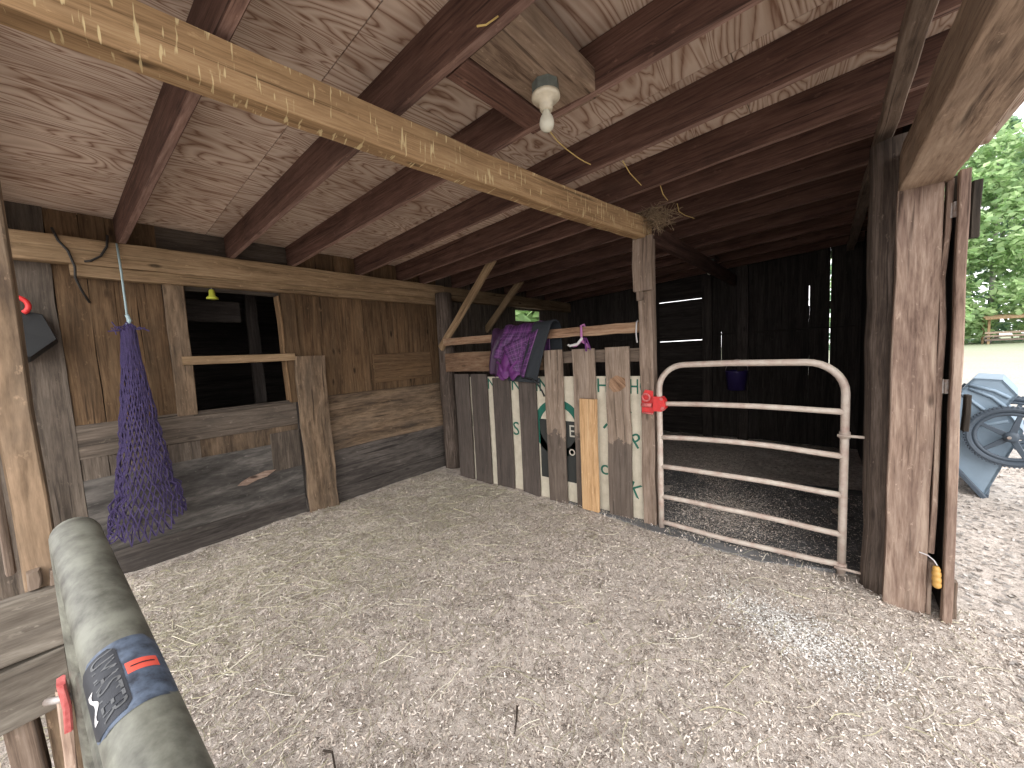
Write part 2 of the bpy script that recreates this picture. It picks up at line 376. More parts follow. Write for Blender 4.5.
# ------------------------------------------------------------------ roof deck and rafters
mb = MB(); RB = -.42; RE = 6.75; RX0 = -3.99; RX1 = .78
ys = [RB, .82, 2.04, 3.26, 4.48, 5.70, RE]; xs = [RX0, -2.78, -.34, RX1]
for i, (ya, yb) in enumerate(zip(ys[:-1], ys[1:])):
    xo = [RX0, -1.54, .90, RX1] if i % 2 else [RX0, -2.78, -.34, RX1]
    for xa, xb in zip(xo[:-1], xo[1:]):
        ou, ov = random.uniform(0, 30), random.uniform(0, 30); tn = random.uniform(.88, 1.1)
        za, zb = rz(xa) + .195, rz(xb) + .195; g = .002
        vs = [(xa + g, ya + g, za), (xb - g, ya + g, zb), (xb - g, yb - g, zb), (xa + g, yb - g, za)]; vs += [(x, y, z + .016) for x, y, z in vs]
        fs = [[0, 3, 2, 1], [4, 5, 6, 7], [0, 1, 5, 4], [1, 2, 6, 5], [2, 3, 7, 6], [3, 0, 4, 7]]
        us = [[(ou + vs[k][1], ov + vs[k][0]) for k in f] for f in fs]; mb.add(vs, fs, us, tn)
struct(mb, 'ceiling', M['ply'])
mb = MB(); mb.prism([(RX0 - .06, RB - .05, rz(RX0) + .225), (RX1 + .06, RB - .05, rz(RX1) + .225), (RX1 + .06, RB - .05, rz(RX1) + .24), (RX0 - .06, RB - .05, rz(RX0) + .24)], (0, RE - RB + .1, 0))
struct(mb, 'roof', M['boxgrey'])
RAFT = [(-.27, -.17, None), (.314, .47, 'dark rafter nearest the camera, left end above the purple hay net'), (.957, 1.025, 'dark rafter on the near side of the ceiling light'),
        (1.434, 1.565, 'dark rafter on the far side of the ceiling light'), (2.10, 2.125, 'first dark rafter past the ceiling light board, with a straw hanging from it'),
        (2.62, 2.65, 'dark rafter just in front of the fence post top'), (2.94, 3.04, 'dark rafter running straight over the slatted fence and gate'),
        (3.48, 3.5, 0), (4.02, 4.05, 0), (4.58, 4.6, 0), (5.14, 5.15, 0), (5.7, 5.7, 0), (6.25, 6.25, 0)]
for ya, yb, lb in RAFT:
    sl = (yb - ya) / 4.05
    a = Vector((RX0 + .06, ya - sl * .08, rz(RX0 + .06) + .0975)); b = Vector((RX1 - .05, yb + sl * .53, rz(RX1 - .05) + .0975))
    mb = MB(); mb.board(a, b, Z, .195, .042, seg=20, jit=.0012, worn=(2.3, 2.7, 2.9)); gr = 'roof rafters'  # lower edge faces toned paler than the sides
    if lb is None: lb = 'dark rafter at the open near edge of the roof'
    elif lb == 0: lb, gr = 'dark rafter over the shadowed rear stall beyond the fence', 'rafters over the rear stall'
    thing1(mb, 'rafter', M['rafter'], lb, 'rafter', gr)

# main beam and its posts
mb = MB()
pa, pb = Vector((-1.661, -.95, 2.470)), Vector((-1.085, 3.02, 2.405))
mb.board(pa, pb, Z, .15, .085, seg=26, jit=.0015, tone=1.0)
mb.v = [(x, y, z - .026 * max(0, math.sin(math.pi * (y + .4) / 3.4))) for x, y, z in mb.v]     # a slight sag
beam = thing1(mb, 'support_beam', M['beam'], 'long tan timber beam crossing under the rafters to the fence post', 'beam')
mb = MB(); mb.board((-1.085, 3.06, 2.41), (-1.03, 6.42, 2.40), Z, .15, .05, tone=.8)
thing1(mb, 'support_beam', M['rafter'], 'dark beam running from the fence post back to the rear wall', 'beam')
post = empty('timber_post', (-1.08, FY, 0), 'square timber post between the slatted fence and the metal gate', 'post')
mb = MB(); mb.board((-1.083, FY + .02, -.05), (-1.083, FY + .02, 2.33), X, .105, .1, tone=1.05); mb.build('shaft', M['post'], post)
mb = MB(); mb.board((-1.09, FY - .05, 1.93), (-1.085, FY - .05, 2.34), X, .15, .036, tone=1.0); mb.build('cap_board', M['post'], post)
mb = MB(); mb.board((-1.12, FY - .045, 1.86), (-1.12, FY - .045, 1.94), X, .05, .03, tone=.8); mb.build('packing_block', M['post'], post)
# near post under the beam
pn = empty('timber_post', (-1.66, -.11, 0), 'worn near post at the left edge, behind the tube gate', 'post')
mb = MB(); mb.board((-1.60, -.108, -.03), (-1.605, -.101, 2.385), Y, .057, .12, tone=1.25, jit=.0015); mb.build('shaft', M['board_chewed'], pn)
mb = MB(); mb.board((-1.555, -.153, 1.01), (-1.56, -.141, 1.45), Y, .014, .03, tone=.8); mb.build('batten', M['post'], pn)
mb = MB(); mb.board((-1.53, -.112, .965), (-1.53, -.116, 1.01), Y, .022, .03, tone=.8); mb.board((-1.53, -.082, .96), (-1.53, -.082, 1.0), Y, .02, .03, tone=.8); mb.build('splintered_block', M['slat_light'], pn)

# inner front beam and the front header
mb = MB(); mb.board((.235, -.4, 2.592), (.235, 6.4, 2.592), X, .07, .066, seg=30, tone=1.0)
thing1(mb, 'support_beam', M['post'], 'narrow beam under the rafters, just inside the front header', 'beam')
mb = MB(); mb.board((.365, -.4, 2.315), (.365, 2.84, 2.315), X, .175, .2, seg=18, jit=.003, tone=1.0)
thing1(mb, 'header_beam', M['header'], 'thick pale timber header over the open front, ending on the plank post', 'beam')

# left wall -------------------------------------------------------
wl = empty('wall_left', (WX, 2, 0), kind='structure')
def wb(name, ya, yb, za, zb, mat, vertical=True, px=0, th=.022, tones=None, n=1, split=None, gap=.001):
    """boards filling a rectangle on the wall"""
    mb = MB(); edges = split or [ya + (yb - ya) * i / n for i in range(n + 1)] if vertical else (split or [za + (zb - za) * i / n for i in range(n + 1)])
    for i, (p, q) in enumerate(zip(edges[:-1], edges[1:])):
        off = random.uniform(-.004, .004); tn = tones[i] if tones else None
        if vertical: mb.board((WX - th / 2 + px + off, (p + q) / 2, za), (WX - th / 2 + px + off, (p + q) / 2, zb), Y, q - p - gap, th, tone=tn, ch=.002)
        else: mb.board((WX - th / 2 + px + off, ya, (p + q) / 2), (WX - th / 2 + px + off, yb, (p + q) / 2), Z, q - p - gap, th, tone=tn, ch=.002)
    return mb.build(name, mat, wl)
wb('grey_boarding', -1.4, -.03, -.02, 2.655, M['board_grey'], split=[-1.4, -1.1, -.8, -.5, -.27, -.03], px=.012)
wb('upper_boarding', -.03, .505, 1.15, 2.655, M['board_warm'], split=[-.03, .12, .245, .36, .505], tones=[.95, .9, 1.05, .9])
wb('low_plank', -.03, 1.37, .91, 1.15, M['board_grey'], False, px=.01, n=1, tones=[1.05])
wb('short_plank', -.03, .62, .74, .91, M['board_grey'], split=[-.03, .10, .42, .62], tones=[1.1, 1.0, 1.15])
wb('short_plank', .62, 1.37, .74, .91, M['board_chewed'], split=[.62, 1.08, 1.37], tones=[.62, .75])
wb('kick_sheet', -.03, 1.37, .2, .76, M['sheet'], False, px=.014, n=1, tones=[1.0], th=.012)
wb('patch_board', 1.12, 1.37, .5, .86, M['board_grey'], px=.02, tones=[.9], th=.01)
wb('base_board', -.03, 1.37, -.02, .2, M['board_dark'], False, px=.02, n=1, tones=[1.0])
wb('upper_boarding', 1.45, 3.2, 1.15, 2.655, M['board_warm'], split=[1.45, 1.66, 1.86, 2.17, 2.52, 2.68, 2.95, 3.2], tones=[1.0, .95, 1.1, .9, 1.1, 1.0, .95])
wb('patch_board', 2.22, 3.02, 1.24, 1.57, M['board_warm'], False, px=.02, n=1, tones=[1.1])
wb('low_plank', 1.66, 3.2, .92, 1.15, M['board_chewed'], False, px=.012, tones=[.9], n=1)
wb('chewed_plank', 1.66, 3.2, .57, .92, M['board_chewed'], False, px=.014, tones=[1.12], n=1)
wb('low_plank', 1.40, 3.2, .165, .57, M['board_dark'], False, px=.012, tones=[1.35], n=1)
wb('base_board', 1.37, 3.2, -.02, .165, M['board_dark'], False, px=.03, tones=[1.1], n=1)
wb('upper_boarding', 1.37, 1.46, -.02, 1.2, M['board_dark'])
wb('rear_boarding', 3.2, 4.84, -.02, 2.655, M['board_grey'], n=8)
wb('rear_boarding', 4.84, 5.54, -.02, 2.03, M['board_grey'], n=3)
wb('rear_boarding', 4.84, 5.54, 2.215, 2.655, M['board_grey'], n=3)
wb('rear_boarding', 5.54, 6.6, -.02, 2.655, M['board_grey'], n=5)
mb = MB(); mb.board((WX - .05, 3.2, 1.1), (WX - .05, 3.2, 1.2), Y, .02, .02); 
mb = MB(); mb.prism([(WX + .019, y, z) for y, z in ((.83, .455), (.90, .44), (.98, .465), (1.06, .475), (1.14, .52), (1.05, .53), (.98, .515), (.93, .51), (.86, .48))], (.003, 0, 0)); mb.build('torn_patch', M['plank_pale'], wl)
# window in the left wall
win = empty('window_1', (WX, .98, 1.14), kind='structure')
mb = MB(); mb.board((WX + .012, .567, 1.13), (WX + .012, .567, 2.26), Y, .125, .04, tone=.95); mb.build('frame_post', M['board_chewed'], win)
mb = MB(); mb.board((WX + .008, 1.385, 1.13), (WX + .008, 1.385, 2.26), Y, .13, .04, tone=.75); mb.build('frame_post', M['board_warm'], win)
mb = MB(); mb.board((WX - .015, 1.325, 1.14), (WX - .015, 1.302, 2.14), Y, .018, .10, tone=1.5); mb.build('jamb_strip', M['board_warm'], win)
mb = MB(); mb.board((WX - .02, .5, 2.40), (WX - .02, 1.46, 2.40), Z, .52, .03, tone=.7); mb.build('head_board', M['board_grey'], win)
mb = MB(); mb.board((WX - .045, .6, 1.13), (WX - .045, 1.34, 1.13), X, .13, .03, tone=.7); mb.build('sill', M['board_grey'], win)
mb = MB(); mb.board((WX + .05, .565, 1.566), (WX + .05, 1.385, 1.566), Z, .068, .028, tone=.95, jit=.001)
thing1(mb, 'cross_rail', M['plate'], 'narrow wooden rail nailed across the dark window opening', 'rail')
mb = MB(); mb.board((WX + .075, 1.515, -.02), (WX + .06, 1.517, 1.57), Y, .275, .045, tone=1.0, jit=.004)
thing1(mb, 'upright_plank', M['board_chewed'], 'wide worn plank standing upright against the back wall beside the window', 'plank')
# wall plate beam
pl = empty('wall_plate', (-3.88, 1.5, 2.25), 'tan timber wall plate along the top of the back wall', 'beam')
mb = MB(); mb.board((-3.89, -.6, 2.332), (-3.89, 3.25, 2.332), Z, .175, .09, seg=26, tone=1.05, jit=.002); mb.build('upper_timber', M['plate'], pl)
mb = MB(); mb.board((-3.905, .05, 2.205), (-3.905, 3.3, 2.215), Z, .08, .07, seg=20, tone=.95, jit=.002); mb.build('lower_timber', M['plate'], pl)
mb = MB(); mb.board((-3.89, 3.25, 2.33), (-3.89, 6.45, 2.33), Z, .175, .09, tone=.7); mb.build('rear_timber', M['plate'], pl)
# corner log post
mb = MB(); mb.tube([(-3.79 + .006 * math.sin(i), 3.18 + .006 * math.cos(2 * i), -.05 + 2.36 * i / 10) for i in range(11)], [.115 - .001 * i for i in range(11)], 14)
thing1(mb, 'log_post', M['log'], 'dark round log post in the corner where wall and slatted fence meet', 'post', smooth=True)
# dark room behind the window
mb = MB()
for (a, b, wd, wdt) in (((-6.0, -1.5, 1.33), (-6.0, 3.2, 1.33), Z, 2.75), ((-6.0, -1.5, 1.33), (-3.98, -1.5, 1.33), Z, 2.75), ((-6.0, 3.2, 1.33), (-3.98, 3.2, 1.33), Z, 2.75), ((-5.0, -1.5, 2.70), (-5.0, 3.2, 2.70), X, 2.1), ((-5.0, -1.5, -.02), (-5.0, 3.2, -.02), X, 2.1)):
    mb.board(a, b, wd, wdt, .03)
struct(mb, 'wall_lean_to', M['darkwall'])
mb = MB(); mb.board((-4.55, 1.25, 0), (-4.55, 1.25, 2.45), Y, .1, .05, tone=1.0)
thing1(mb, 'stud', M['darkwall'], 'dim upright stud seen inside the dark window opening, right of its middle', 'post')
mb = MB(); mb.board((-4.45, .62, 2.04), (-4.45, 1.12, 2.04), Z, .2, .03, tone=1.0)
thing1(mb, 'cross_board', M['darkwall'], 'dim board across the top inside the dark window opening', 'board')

# ------------------------------------------------------------------ rear stall shell
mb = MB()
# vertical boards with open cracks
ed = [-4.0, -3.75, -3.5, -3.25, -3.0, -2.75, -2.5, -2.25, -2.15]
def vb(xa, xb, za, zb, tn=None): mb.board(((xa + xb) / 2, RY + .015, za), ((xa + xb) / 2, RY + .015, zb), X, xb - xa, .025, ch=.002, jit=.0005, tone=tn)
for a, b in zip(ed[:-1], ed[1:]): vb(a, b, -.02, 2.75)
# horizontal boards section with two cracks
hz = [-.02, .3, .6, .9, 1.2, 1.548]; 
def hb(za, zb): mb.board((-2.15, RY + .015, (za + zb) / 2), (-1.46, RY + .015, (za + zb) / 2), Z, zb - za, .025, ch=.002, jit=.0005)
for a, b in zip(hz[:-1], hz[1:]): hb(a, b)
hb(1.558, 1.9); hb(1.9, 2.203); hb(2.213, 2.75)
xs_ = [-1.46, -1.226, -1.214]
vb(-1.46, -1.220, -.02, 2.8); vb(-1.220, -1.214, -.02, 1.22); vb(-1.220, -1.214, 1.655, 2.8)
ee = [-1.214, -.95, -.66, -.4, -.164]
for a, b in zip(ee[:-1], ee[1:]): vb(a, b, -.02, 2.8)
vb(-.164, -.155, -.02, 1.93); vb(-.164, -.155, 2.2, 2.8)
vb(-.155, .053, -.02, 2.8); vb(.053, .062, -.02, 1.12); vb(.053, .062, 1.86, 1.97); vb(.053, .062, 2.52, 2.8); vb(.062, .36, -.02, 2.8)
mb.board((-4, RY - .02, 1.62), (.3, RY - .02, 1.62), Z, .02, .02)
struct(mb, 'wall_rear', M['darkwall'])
mb = MB(); mb.board((-.92, RY - .05, 0), (-.92, RY - .05, 2.6), X, .14, .07, tone=1.6)
thing1(mb, 'timber_post', M['darkwall'], 'dim upright post against the rear wall under the dark beam end', 'post')
mb = MB(); mb.board((-1.4, RY - .05, 0), (-1.4, RY - .05, 2.6), X, .14, .07, tone=1.2)
thing1(mb, 'timber_post', M['darkwall'], 'dim upright post on the rear wall left of the purple bucket', 'post')
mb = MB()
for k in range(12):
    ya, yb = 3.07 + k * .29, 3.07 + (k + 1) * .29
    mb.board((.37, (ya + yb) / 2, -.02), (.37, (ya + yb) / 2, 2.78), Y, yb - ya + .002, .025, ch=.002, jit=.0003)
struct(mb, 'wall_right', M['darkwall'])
# stall mat
mb = MB(); mb.prism([(-2.1, 3.02, .0), (-1.0, 2.86, .0), (-.3, 2.84, .0), (.12, 3.0, .0), (.3, 3.1, 0), (.3, 4.7, .0), (-.9, 4.5, 0), (-2.1, 4.6, 0)], (0, 0, .028))
mb.v = [(x, y, z + .006 * noise.noise((x * 2, y * 2, 0))) for x, y, z in mb.v]
thing1(mb, 'rubber_mat', M['rubber'], 'black rubber stall mat on the floor beyond the metal gate', 'mat')
# bucket on the rear wall
bk = empty('water_bucket', (-.98, RY - .2, .78), 'dim purple bucket hanging on the rear wall behind the gate', 'bucket')
mb = MB(); mb.lathe((-.98, RY - .2, .78), Z, [(0, .09), (.005, .115), (.27, .145), (.29, .15), (.29, .14), (.02, .105)], 24); mb.build('pail', M['purplepl'], bk, smooth=True)
mb = MB(); mb.tube([(-.98 + .145 * math.cos(a), RY - .2 + .06 * math.sin(a), 1.06 + .17 * math.sin(a)) for a in [math.pi * i / 12 for i in range(13)]], .005, 6); mb.build('handle', M['steel'], bk)

# ------------------------------------------------------------------ slatted pallet divider
def slat(par, name, xa, xb, zt, zb=-.02, y=FY, th=.03, mat='slat', tone=None, wob=0):
    mb = MB(); mb.board(((xa + xb) / 2, y, zb), ((xa + xb) / 2 + wob, y, zt), X, xb - xa, th, tone=tone, jit=.0025); return mb.build(name, M[mat], par)
pA = empty('pallet', (-2.8, FY, 0), 'low darker pallet in the slatted fence, nearest the corner log post', 'fence', 'pallets forming the fence')
for (a, b, t, tn) in ((-3.425, -3.185, 1.278, 1.0), (-3.14, -2.89, 1.277, .95), (-2.80, -2.555, 1.233, .95), (-2.43, -2.212, 1.204, 1.0)): slat(pA, 'slat', a, b, t, tone=tn)
for zz in (1.10, .60, .12):
    mb = MB(); mb.board((-3.45, FY + .063, zz), (-2.15, FY + .063, zz), Z, .09, .05, tone=.8); mb.build('stringer', M['slat'], pA)
pB = empty('pallet', (-1.6, FY, 0), 'taller pallet in the slatted fence, next to the square post', 'fence', 'pallets forming the fence')
for (a, b, t, tn, mt) in ((-2.085, -1.880, 1.506, 1.05, 'slat_light'), (-1.767, -1.548, 1.502, 1.0, 'slat_light'), (-1.44, -1.23, 1.504, .98, 'slat_light')): slat(pB, 'slat', a, b, t, mat=mt, tone=tn, y=FY - .01)
mb = MB(); mb.prism([(-1.41, FY - .0262, 1.16), (-1.37, FY - .0262, 1.12), (-1.31, FY - .0262, 1.13), (-1.26, FY - .0262, 1.17), (-1.265, FY - .0262, 1.24), (-1.34, FY - .0262, 1.265), (-1.40, FY - .0262, 1.23)], (0, -.0012, 0)); mb.build('gnawed_patch', M['pole'], pB)
for zz in (1.43, .62, .12):
    mb = MB(); mb.board((-2.1, FY + .063, zz), (-1.14, FY + .063, zz), Z, .11, .05, tone=.7); mb.build('stringer', M['slat_light'], pB)
mb = MB(); mb.board((-3.6, FY + .02, 1.42), (-2.12, FY + .02, 1.425), Z, .225, .03, tone=.62)
thing1(mb, 'fence_board', M['pole'], 'dark horizontal board above the low pallet, behind the blanket', 'board')
mb = MB(); mb.board((-3.62, FY + .03, 1.672), (-1.1, FY + .03, 1.657), Z, .085, .045, tone=1.0, seg=20, jit=.003)
thing1(mb, 'top_rail', M['pole'], 'chewed orange-brown rail above the slatted fence, holding the blanket', 'rail')
mb = MB(); mb.board((-1.603, FY - .055, .03), (-1.603, FY - .05, 1.055), X, .165, .035, tone=1.05, jit=.002)
thing1(mb, 'scrap_board', M['yellow'], 'short fresh yellow board leaning on the fence slats', 'board')
sg = empty('printed_sheet', (-2.3, FY + .085, 0), 'cream printed wrap sheet with green letters behind the fence slats', 'sheet')
SY = FY + .022
mb = MB(); mb.prism([(-3.4, SY, 0), (-1.14, SY, 0), (-1.14, SY, 1.255), (-3.4, SY, 1.24)], (0, .012, 0)); mb.build('panel', M['sign'], sg)
ly = SY - .002
text('letters', 'N', (-2.842, ly, 1.16), X, Z, .125, M['signgreen'], sg)
text('letters', 'N', (-2.49, ly, 1.155), X, Z, .125, M['signgreen'], sg)
text('letters', 'IN', (-2.147, ly, 1.155), X, Z, .13, M['signgreen'], sg)
text('letters', 'H', (-1.495, ly, 1.165), X, Z, .13, M['signgreen'], sg, sx=.9)
text('letters', 'HO', (-1.158, ly, 1.16), X, Z, .13, M['signgreen'], sg, sx=.66)
mb = MB()
ring = [(math.cos(a), math.sin(a)) for a in [2 * math.pi * i / 40 for i in range(41)]]
for (c0, s0), (c1, s1) in zip(ring[:-1], ring[1:]):
    cx, cz = -1.985, .74
    mb.prism([(cx + c0 * .285, ly, cz + s0 * .285), (cx + c1 * .285, ly, cz + s1 * .285), (cx + c1 * .215, ly, cz + s1 * .215), (cx + c0 * .215, ly, cz + s0 * .215)], (0, .003, 0))
mb.build('ring_mark', M['signgreen'], sg)
mb = MB(); mb.prism([(-2.2, ly, .22), (-1.77, ly, .22), (-1.77, ly, .82), (-2.2, ly, .82)], (0, .003, 0)); mb.build('dark_block', M['signblack'], sg)
text('letters', 'E', (-1.825, ly - .001, .72), X, Z, .12, M['signwhite'], sg, sx=.8)
text('letters', 'o', (-1.83, ly - .001, .53), X, Z, .10, M['signwhite'], sg)
text('letters', 'S', (-2.515, ly, .68), X, Z, .15, M['signgreen'], sg)
text('letters', 'P', (-1.19, ly, .70), Vector((.8, 0, .5)), Vector((-.5, 0, .8)), .13, M['signgreen'], sg)
text('letters', 'K', (-1.22, ly, .27), Vector((.9, 0, -.35)), Vector((.35, 0, .9)), .13, M['signgreen'], sg)
text('letters', 'c', (-1.50, ly, .42), X, Z, .14, M['signgreen'], sg)
text('letters', '-', (-1.49, ly, .82), Vector((.6, 0, .7)), Vector((-.7, 0, .6)), .16, M['signgreen'], sg)
text('letters', '\'', (-1.215, ly, .92), Vector((.7, 0, .7)), Z, .13, M['signgreen'], sg)

# diagonal braces
mb = MB(); mb.board((-3.72, 3.03, 1.60), (-2.74, 3.03, 2.52), Z, .085, .04, tone=1.1)
thing1(mb, 'brace', M['plate'], 'front diagonal brace from the corner log post up to a rafter', 'brace')
mb = MB(); mb.board((-3.96, 4.12, 1.86), (-3.22, 4.12, 2.5), Z, .10, .04, tone=.85)
thing1(mb, 'brace', M['plate'], 'rear diagonal brace in the shadow, left of the small bright opening', 'brace')

# ------------------------------------------------------------------ tube stall gate
gt = empty('stall_gate', (.11, FY - .02, 0), 'closed beige tubular metal gate with rusty chipped rails', 'gate')
GY = FY - .03; r = .0215; L0, L1, zt = -.985, .105, 1.345
pts = [(L0, GY, .03)] + [(L0, GY, z) for z in (.3, .6, .9, 1.1)]
R1 = .19
pts += [(L0 + R1 - R1 * math.cos(a), GY, zt - R1 + R1 * math.sin(a)) for a in [math.pi / 2 * i / 8 for i in range(9)]]
pts += [(-.5, GY, zt + .006)]
pts += [(L1 - R1 + R1 * math.sin(a), GY, zt + .002 - R1 + R1 * math.cos(a)) for a in [math.pi / 2 * i / 8 for i in range(9)]]
pts += [(L1, GY, z) for z in (1.0, .7, .4, .02)]
mb = MB(); mb.tube(pts, r, 14); mb.build('frame', M['gate'], gt, smooth=True)
for (za, zb, bow) in ((1.04, 1.045, .012), (.772, .772, .022), (.535, .53, .01), (.288, .28, .008), (.075, .085, -.014)):
    mb = MB(); mb.tube([(L0 + (L1 - L0) * i / 12, GY + .004 * math.sin(i), za + (zb - za) * i / 12 + bow * math.sin(math.pi * i / 12)) for i in range(13)], .0185, 12)
    mb.build('rail', M['gate'], gt, smooth=True)
for zh in (.905, .075):
    mb = MB(); mb.lathe((L1, GY, zh - .02), Z, [(0, .027), (.04, .027)], 14)
    mb.tube([(L1 - .035, GY - .03, zh), (L1 + .11, GY - .03, zh)], .009, 8); mb.tube([(L1 + .10, GY - .03, zh - .01), (L1 + .10, GY - .03, zh + .06)], .009, 8)
    mb.tube([(L1 + .10, GY - .03, zh - .005), (L1 + .19, GY + .0, zh - .025)], .008, 8)
    mb.build('hinge', M['gate'], gt, smooth=True)
mb = MB(); mb.prism([(L0 - .035, GY - .045, .985), (L0 + .03, GY - .045, .985), (L0 + .055, GY - .045, 1.01), (L0 + .05, GY - .045, 1.075), (L0 + .03, GY - .045, 1.10), (L0 - .035, GY - .045, 1.10)], (0, .07, 0))
lt = mb.build('latch', M['red'], gt); lt['label'] = 'bright red latch block'
mb = MB(); mb.lathe((L0 + .04, GY - .045, 1.01), Y, [(-.012, .014), (.0, .016)], 10); mb.build('bolt', M['pinkred'], lt)
mb = MB(); mb.lathe((L0 + .03, GY - .045, 1.085), Y, [(-.01, .011), (.0, .013)], 10); mb.build('bolt', M['pinkred'], lt)
ct = empty('latch_catch', (-1.06, GY - .02, 1.03), 'worn red latch catch screwed to the square post beside the gate', 'latch')
mb = MB(); mb.prism([(-1.12, FY - .034, .96), (-1.03, FY - .034, .96), (-1.03, FY - .034, 1.14), (-1.09, FY - .034, 1.15), (-1.12, FY - .034, 1.1)], (0, -.012, 0)); mb.build('plate', M['red'], ct)
mb = MB(); mb.tube([(-1.115, FY - .065, 1.03), (-1.035, FY - .065, 1.03)], .017, 10); mb.build('bolt', M['pinkred'], ct, smooth=True)
mb = MB(); mb.tube([(-1.11, FY - .055, .965), (-1.03, FY - .055, .96)], .007, 8); mb.build('bolt', M['pinkred'], ct, smooth=True)
mb = MB(); mb.tube([(-1.08 + .03 * math.cos(a), FY - .06, 1.09 + .028 * math.sin(a)) for a in [2 * math.pi * i / 14 for i in range(14)]], .008, 8, close=True); mb.build('ring', M['pinkred'], ct, smooth=True)

# ------------------------------------------------------------------ front post, door
mb = MB(); rnd = [random.uniform(-.006, .006) for _ in range(40)]
mb.tube([(.31 - .012 * i / 12 + rnd[i], 2.94 + rnd[i + 13], -.05 + 2.56 * i / 12) for i in range(13)], [.118 + rnd[i + 20] for i in range(13)], 18)
thing1(mb, 'log_post', M['log'], 'bark-brown round log post right of the metal gate', 'post', smooth=True)
pk = empty('plank_post', (.36, 2.78, 0), 'wide pale plank post at the open front, under the header', 'post')
mb = MB(); mb.board((.352, 2.79, .0), (.355, 2.79, 2.215), X, .158, .045, tone=1.0, jit=.002); mb.build('face_plank', M['plank_pale'], pk)
mb = MB(); mb.board((.446, 2.80, .35), (.449, 2.80, 2.22), X, .022, .05, tone=1.1); mb.board((.446, 2.80, .0), (.446, 2.80, .3), X, .022, .05, tone=.85); mb.build('edge_strip', M['plank_pale'], pk)
dr = empty('door_1', (.51, 2.74, 0), kind='structure')
mb = MB(); mb.board((.5, 2.745, -.01), (.487, 2.745, 2.235), X, .034, .05, tone=1.0, jit=.002); mb.build('edge_board', M['plank_pale'], dr)
mb = MB()
for k in range(5): mb.board((.505, 2.85 + k * .2, .0), (.495, 2.85 + k * .2, 2.2), Y, .198, .022, tone=.7)
mb.build('boarding', M['board_grey'], dr)
mb = MB(); mb.board((.535, 2.80, 1.93), (.535, 2.80, 2.19), X, .03, .04, tone=.35); mb.build('batten', M['board_grey'], dr)
mb = MB(); mb.board((.530, 2.80, .02), (.528, 2.80, .22), X, .03, .04, tone=.8); mb.build('batten', M['post'], dr)
mb = MB(); mb.board((.545, 2.82, 1.0), (.545, 2.82, 1.18), X, .02, .05, tone=.4); mb.build('batten', M['board_grey'], dr)
for zz in (2.07, 1.225):
    mb = MB(); mb.lathe((.468, 2.765, zz - .035), Z, [(0, .009), (.07, .009)], 10); mb.prism([(.455, 2.772, zz - .035), (.482, 2.772, zz - .035), (.482, 2.772, zz + .035), (.455, 2.772, zz + .035)], (0, .004, 0)); mb.build('hinge', M['steel'], dr)
mb = MB(); mb.board((.472, 2.80, 2.08), (.472, 2.80, 2.23), X, .03, .03, tone=.35); mb.build('stop_block', M['board_grey'], dr)
ins = empty('insulator', (.462, 2.74, .2), 'amber ribbed insulator by the foot of the plank post', 'insulator')
mb = MB(); mb.lathe((.463, 2.735, .19), Vector((-.05, 0, 1)), [(h * .85, q * .75) for h, q in [(0, .012), (.01, .022), (.03, .024), (.035, .019), (.045, .024), (.065, .024), (.07, .019), (.08, .024), (.1, .023), (.105, .018), (.115, .022), (.135, .014)]], 14); mb.build('body', M['yellowplastic'], ins, smooth=True)
mb = MB(); mb.tube([(.46, 2.735, .31), (.45, 2.74, .33), (.43, 2.755, .345), (.40, 2.762, .35)], .003, 6); mb.build('wire', M['twine'], ins)

# ------------------------------------------------------------------ near tube gate under the camera
ng = empty('tube_gate', (-.2, .03, .2), 'near mossy round-tube gate at the lower left corner, with a sticker', 'gate')
axd = Vector((.98618, .07252, -.14894)); D = .064; k_ = D / .048
p0 = Vector((-.053, .035, 1.167)); p0 = Vector((0, 0, 1.5)) + (p0 - Vector((0, 0, 1.5))) * k_
RT = D / 2
def on(t): return p0 + axd * t
t_end = (-1.115 - p0.x) / axd.x
A = on(t_end); dn = Vector((-.149, -.011, -.9888)).normalized()
rb = .075; pts = [on(t) for t in (1.25, .9, .6, .3, 0, -.3, -.5, -.7)]
c0 = A - axd * -rb
for i in range(1, 9):
    a = math.pi / 2 * i / 8; pts.append(c0 + (-axd) * (rb * math.sin(a)) + dn * (rb * (1 - math.cos(a))))
last = pts[-1]
pts += [last + dn * q for q in (.15, .35, .6, .85, 1.02)]
mb = MB(); mb.tube(pts, RT, 26); mb.build('frame', M['gate_near'], ng, smooth=True)
for h in (.25, .47, .68, .9):
    mb = MB(); s0 = last + dn * h; mb.tube([s0, s0 + Vector((axd.x, axd.y, axd.z)) * 2.2], .026, 14); mb.build('rail', M['gate_near'], ng, smooth=True)
# sticker wrapped round the top of the tube
upv = (Vector((0, 0, 1.5)) - on(-.38)); upv = (upv - upv.dot(axd) * axd).normalized(); sdv = axd.cross(upv)      # towards the camera; round the tube
def wrap(t, ang, off): return on(t) + (upv * math.cos(ang) + sdv * math.sin(ang)) * (RT + off)
def patch(name, mat, outline, off, parent, nt_=14, na=18):
    """outline(u) -> (ang_lo, ang_hi) in degrees for each t in [t0,t1]"""
    t0, t1, fn = outline
    mb = MB()
    def f(u, v):
        lo, hi = fn(u); return wrap(t0 + (t1 - t0) * u, math.radians(lo + (hi - lo) * v), off)
    mb.grid(f, nt_, na, uvf=lambda u, v: (u * .1, v * .1)); o = mb.build(name, mat, parent, smooth=True); return o
def rounded(u, lo, hi, c=.16, dd=28):
    e = min(u, 1 - u); s = dd * (1 - math.sqrt(max(0, 1 - (1 - min(1, e / c)) ** 2))); return lo + s, hi - s
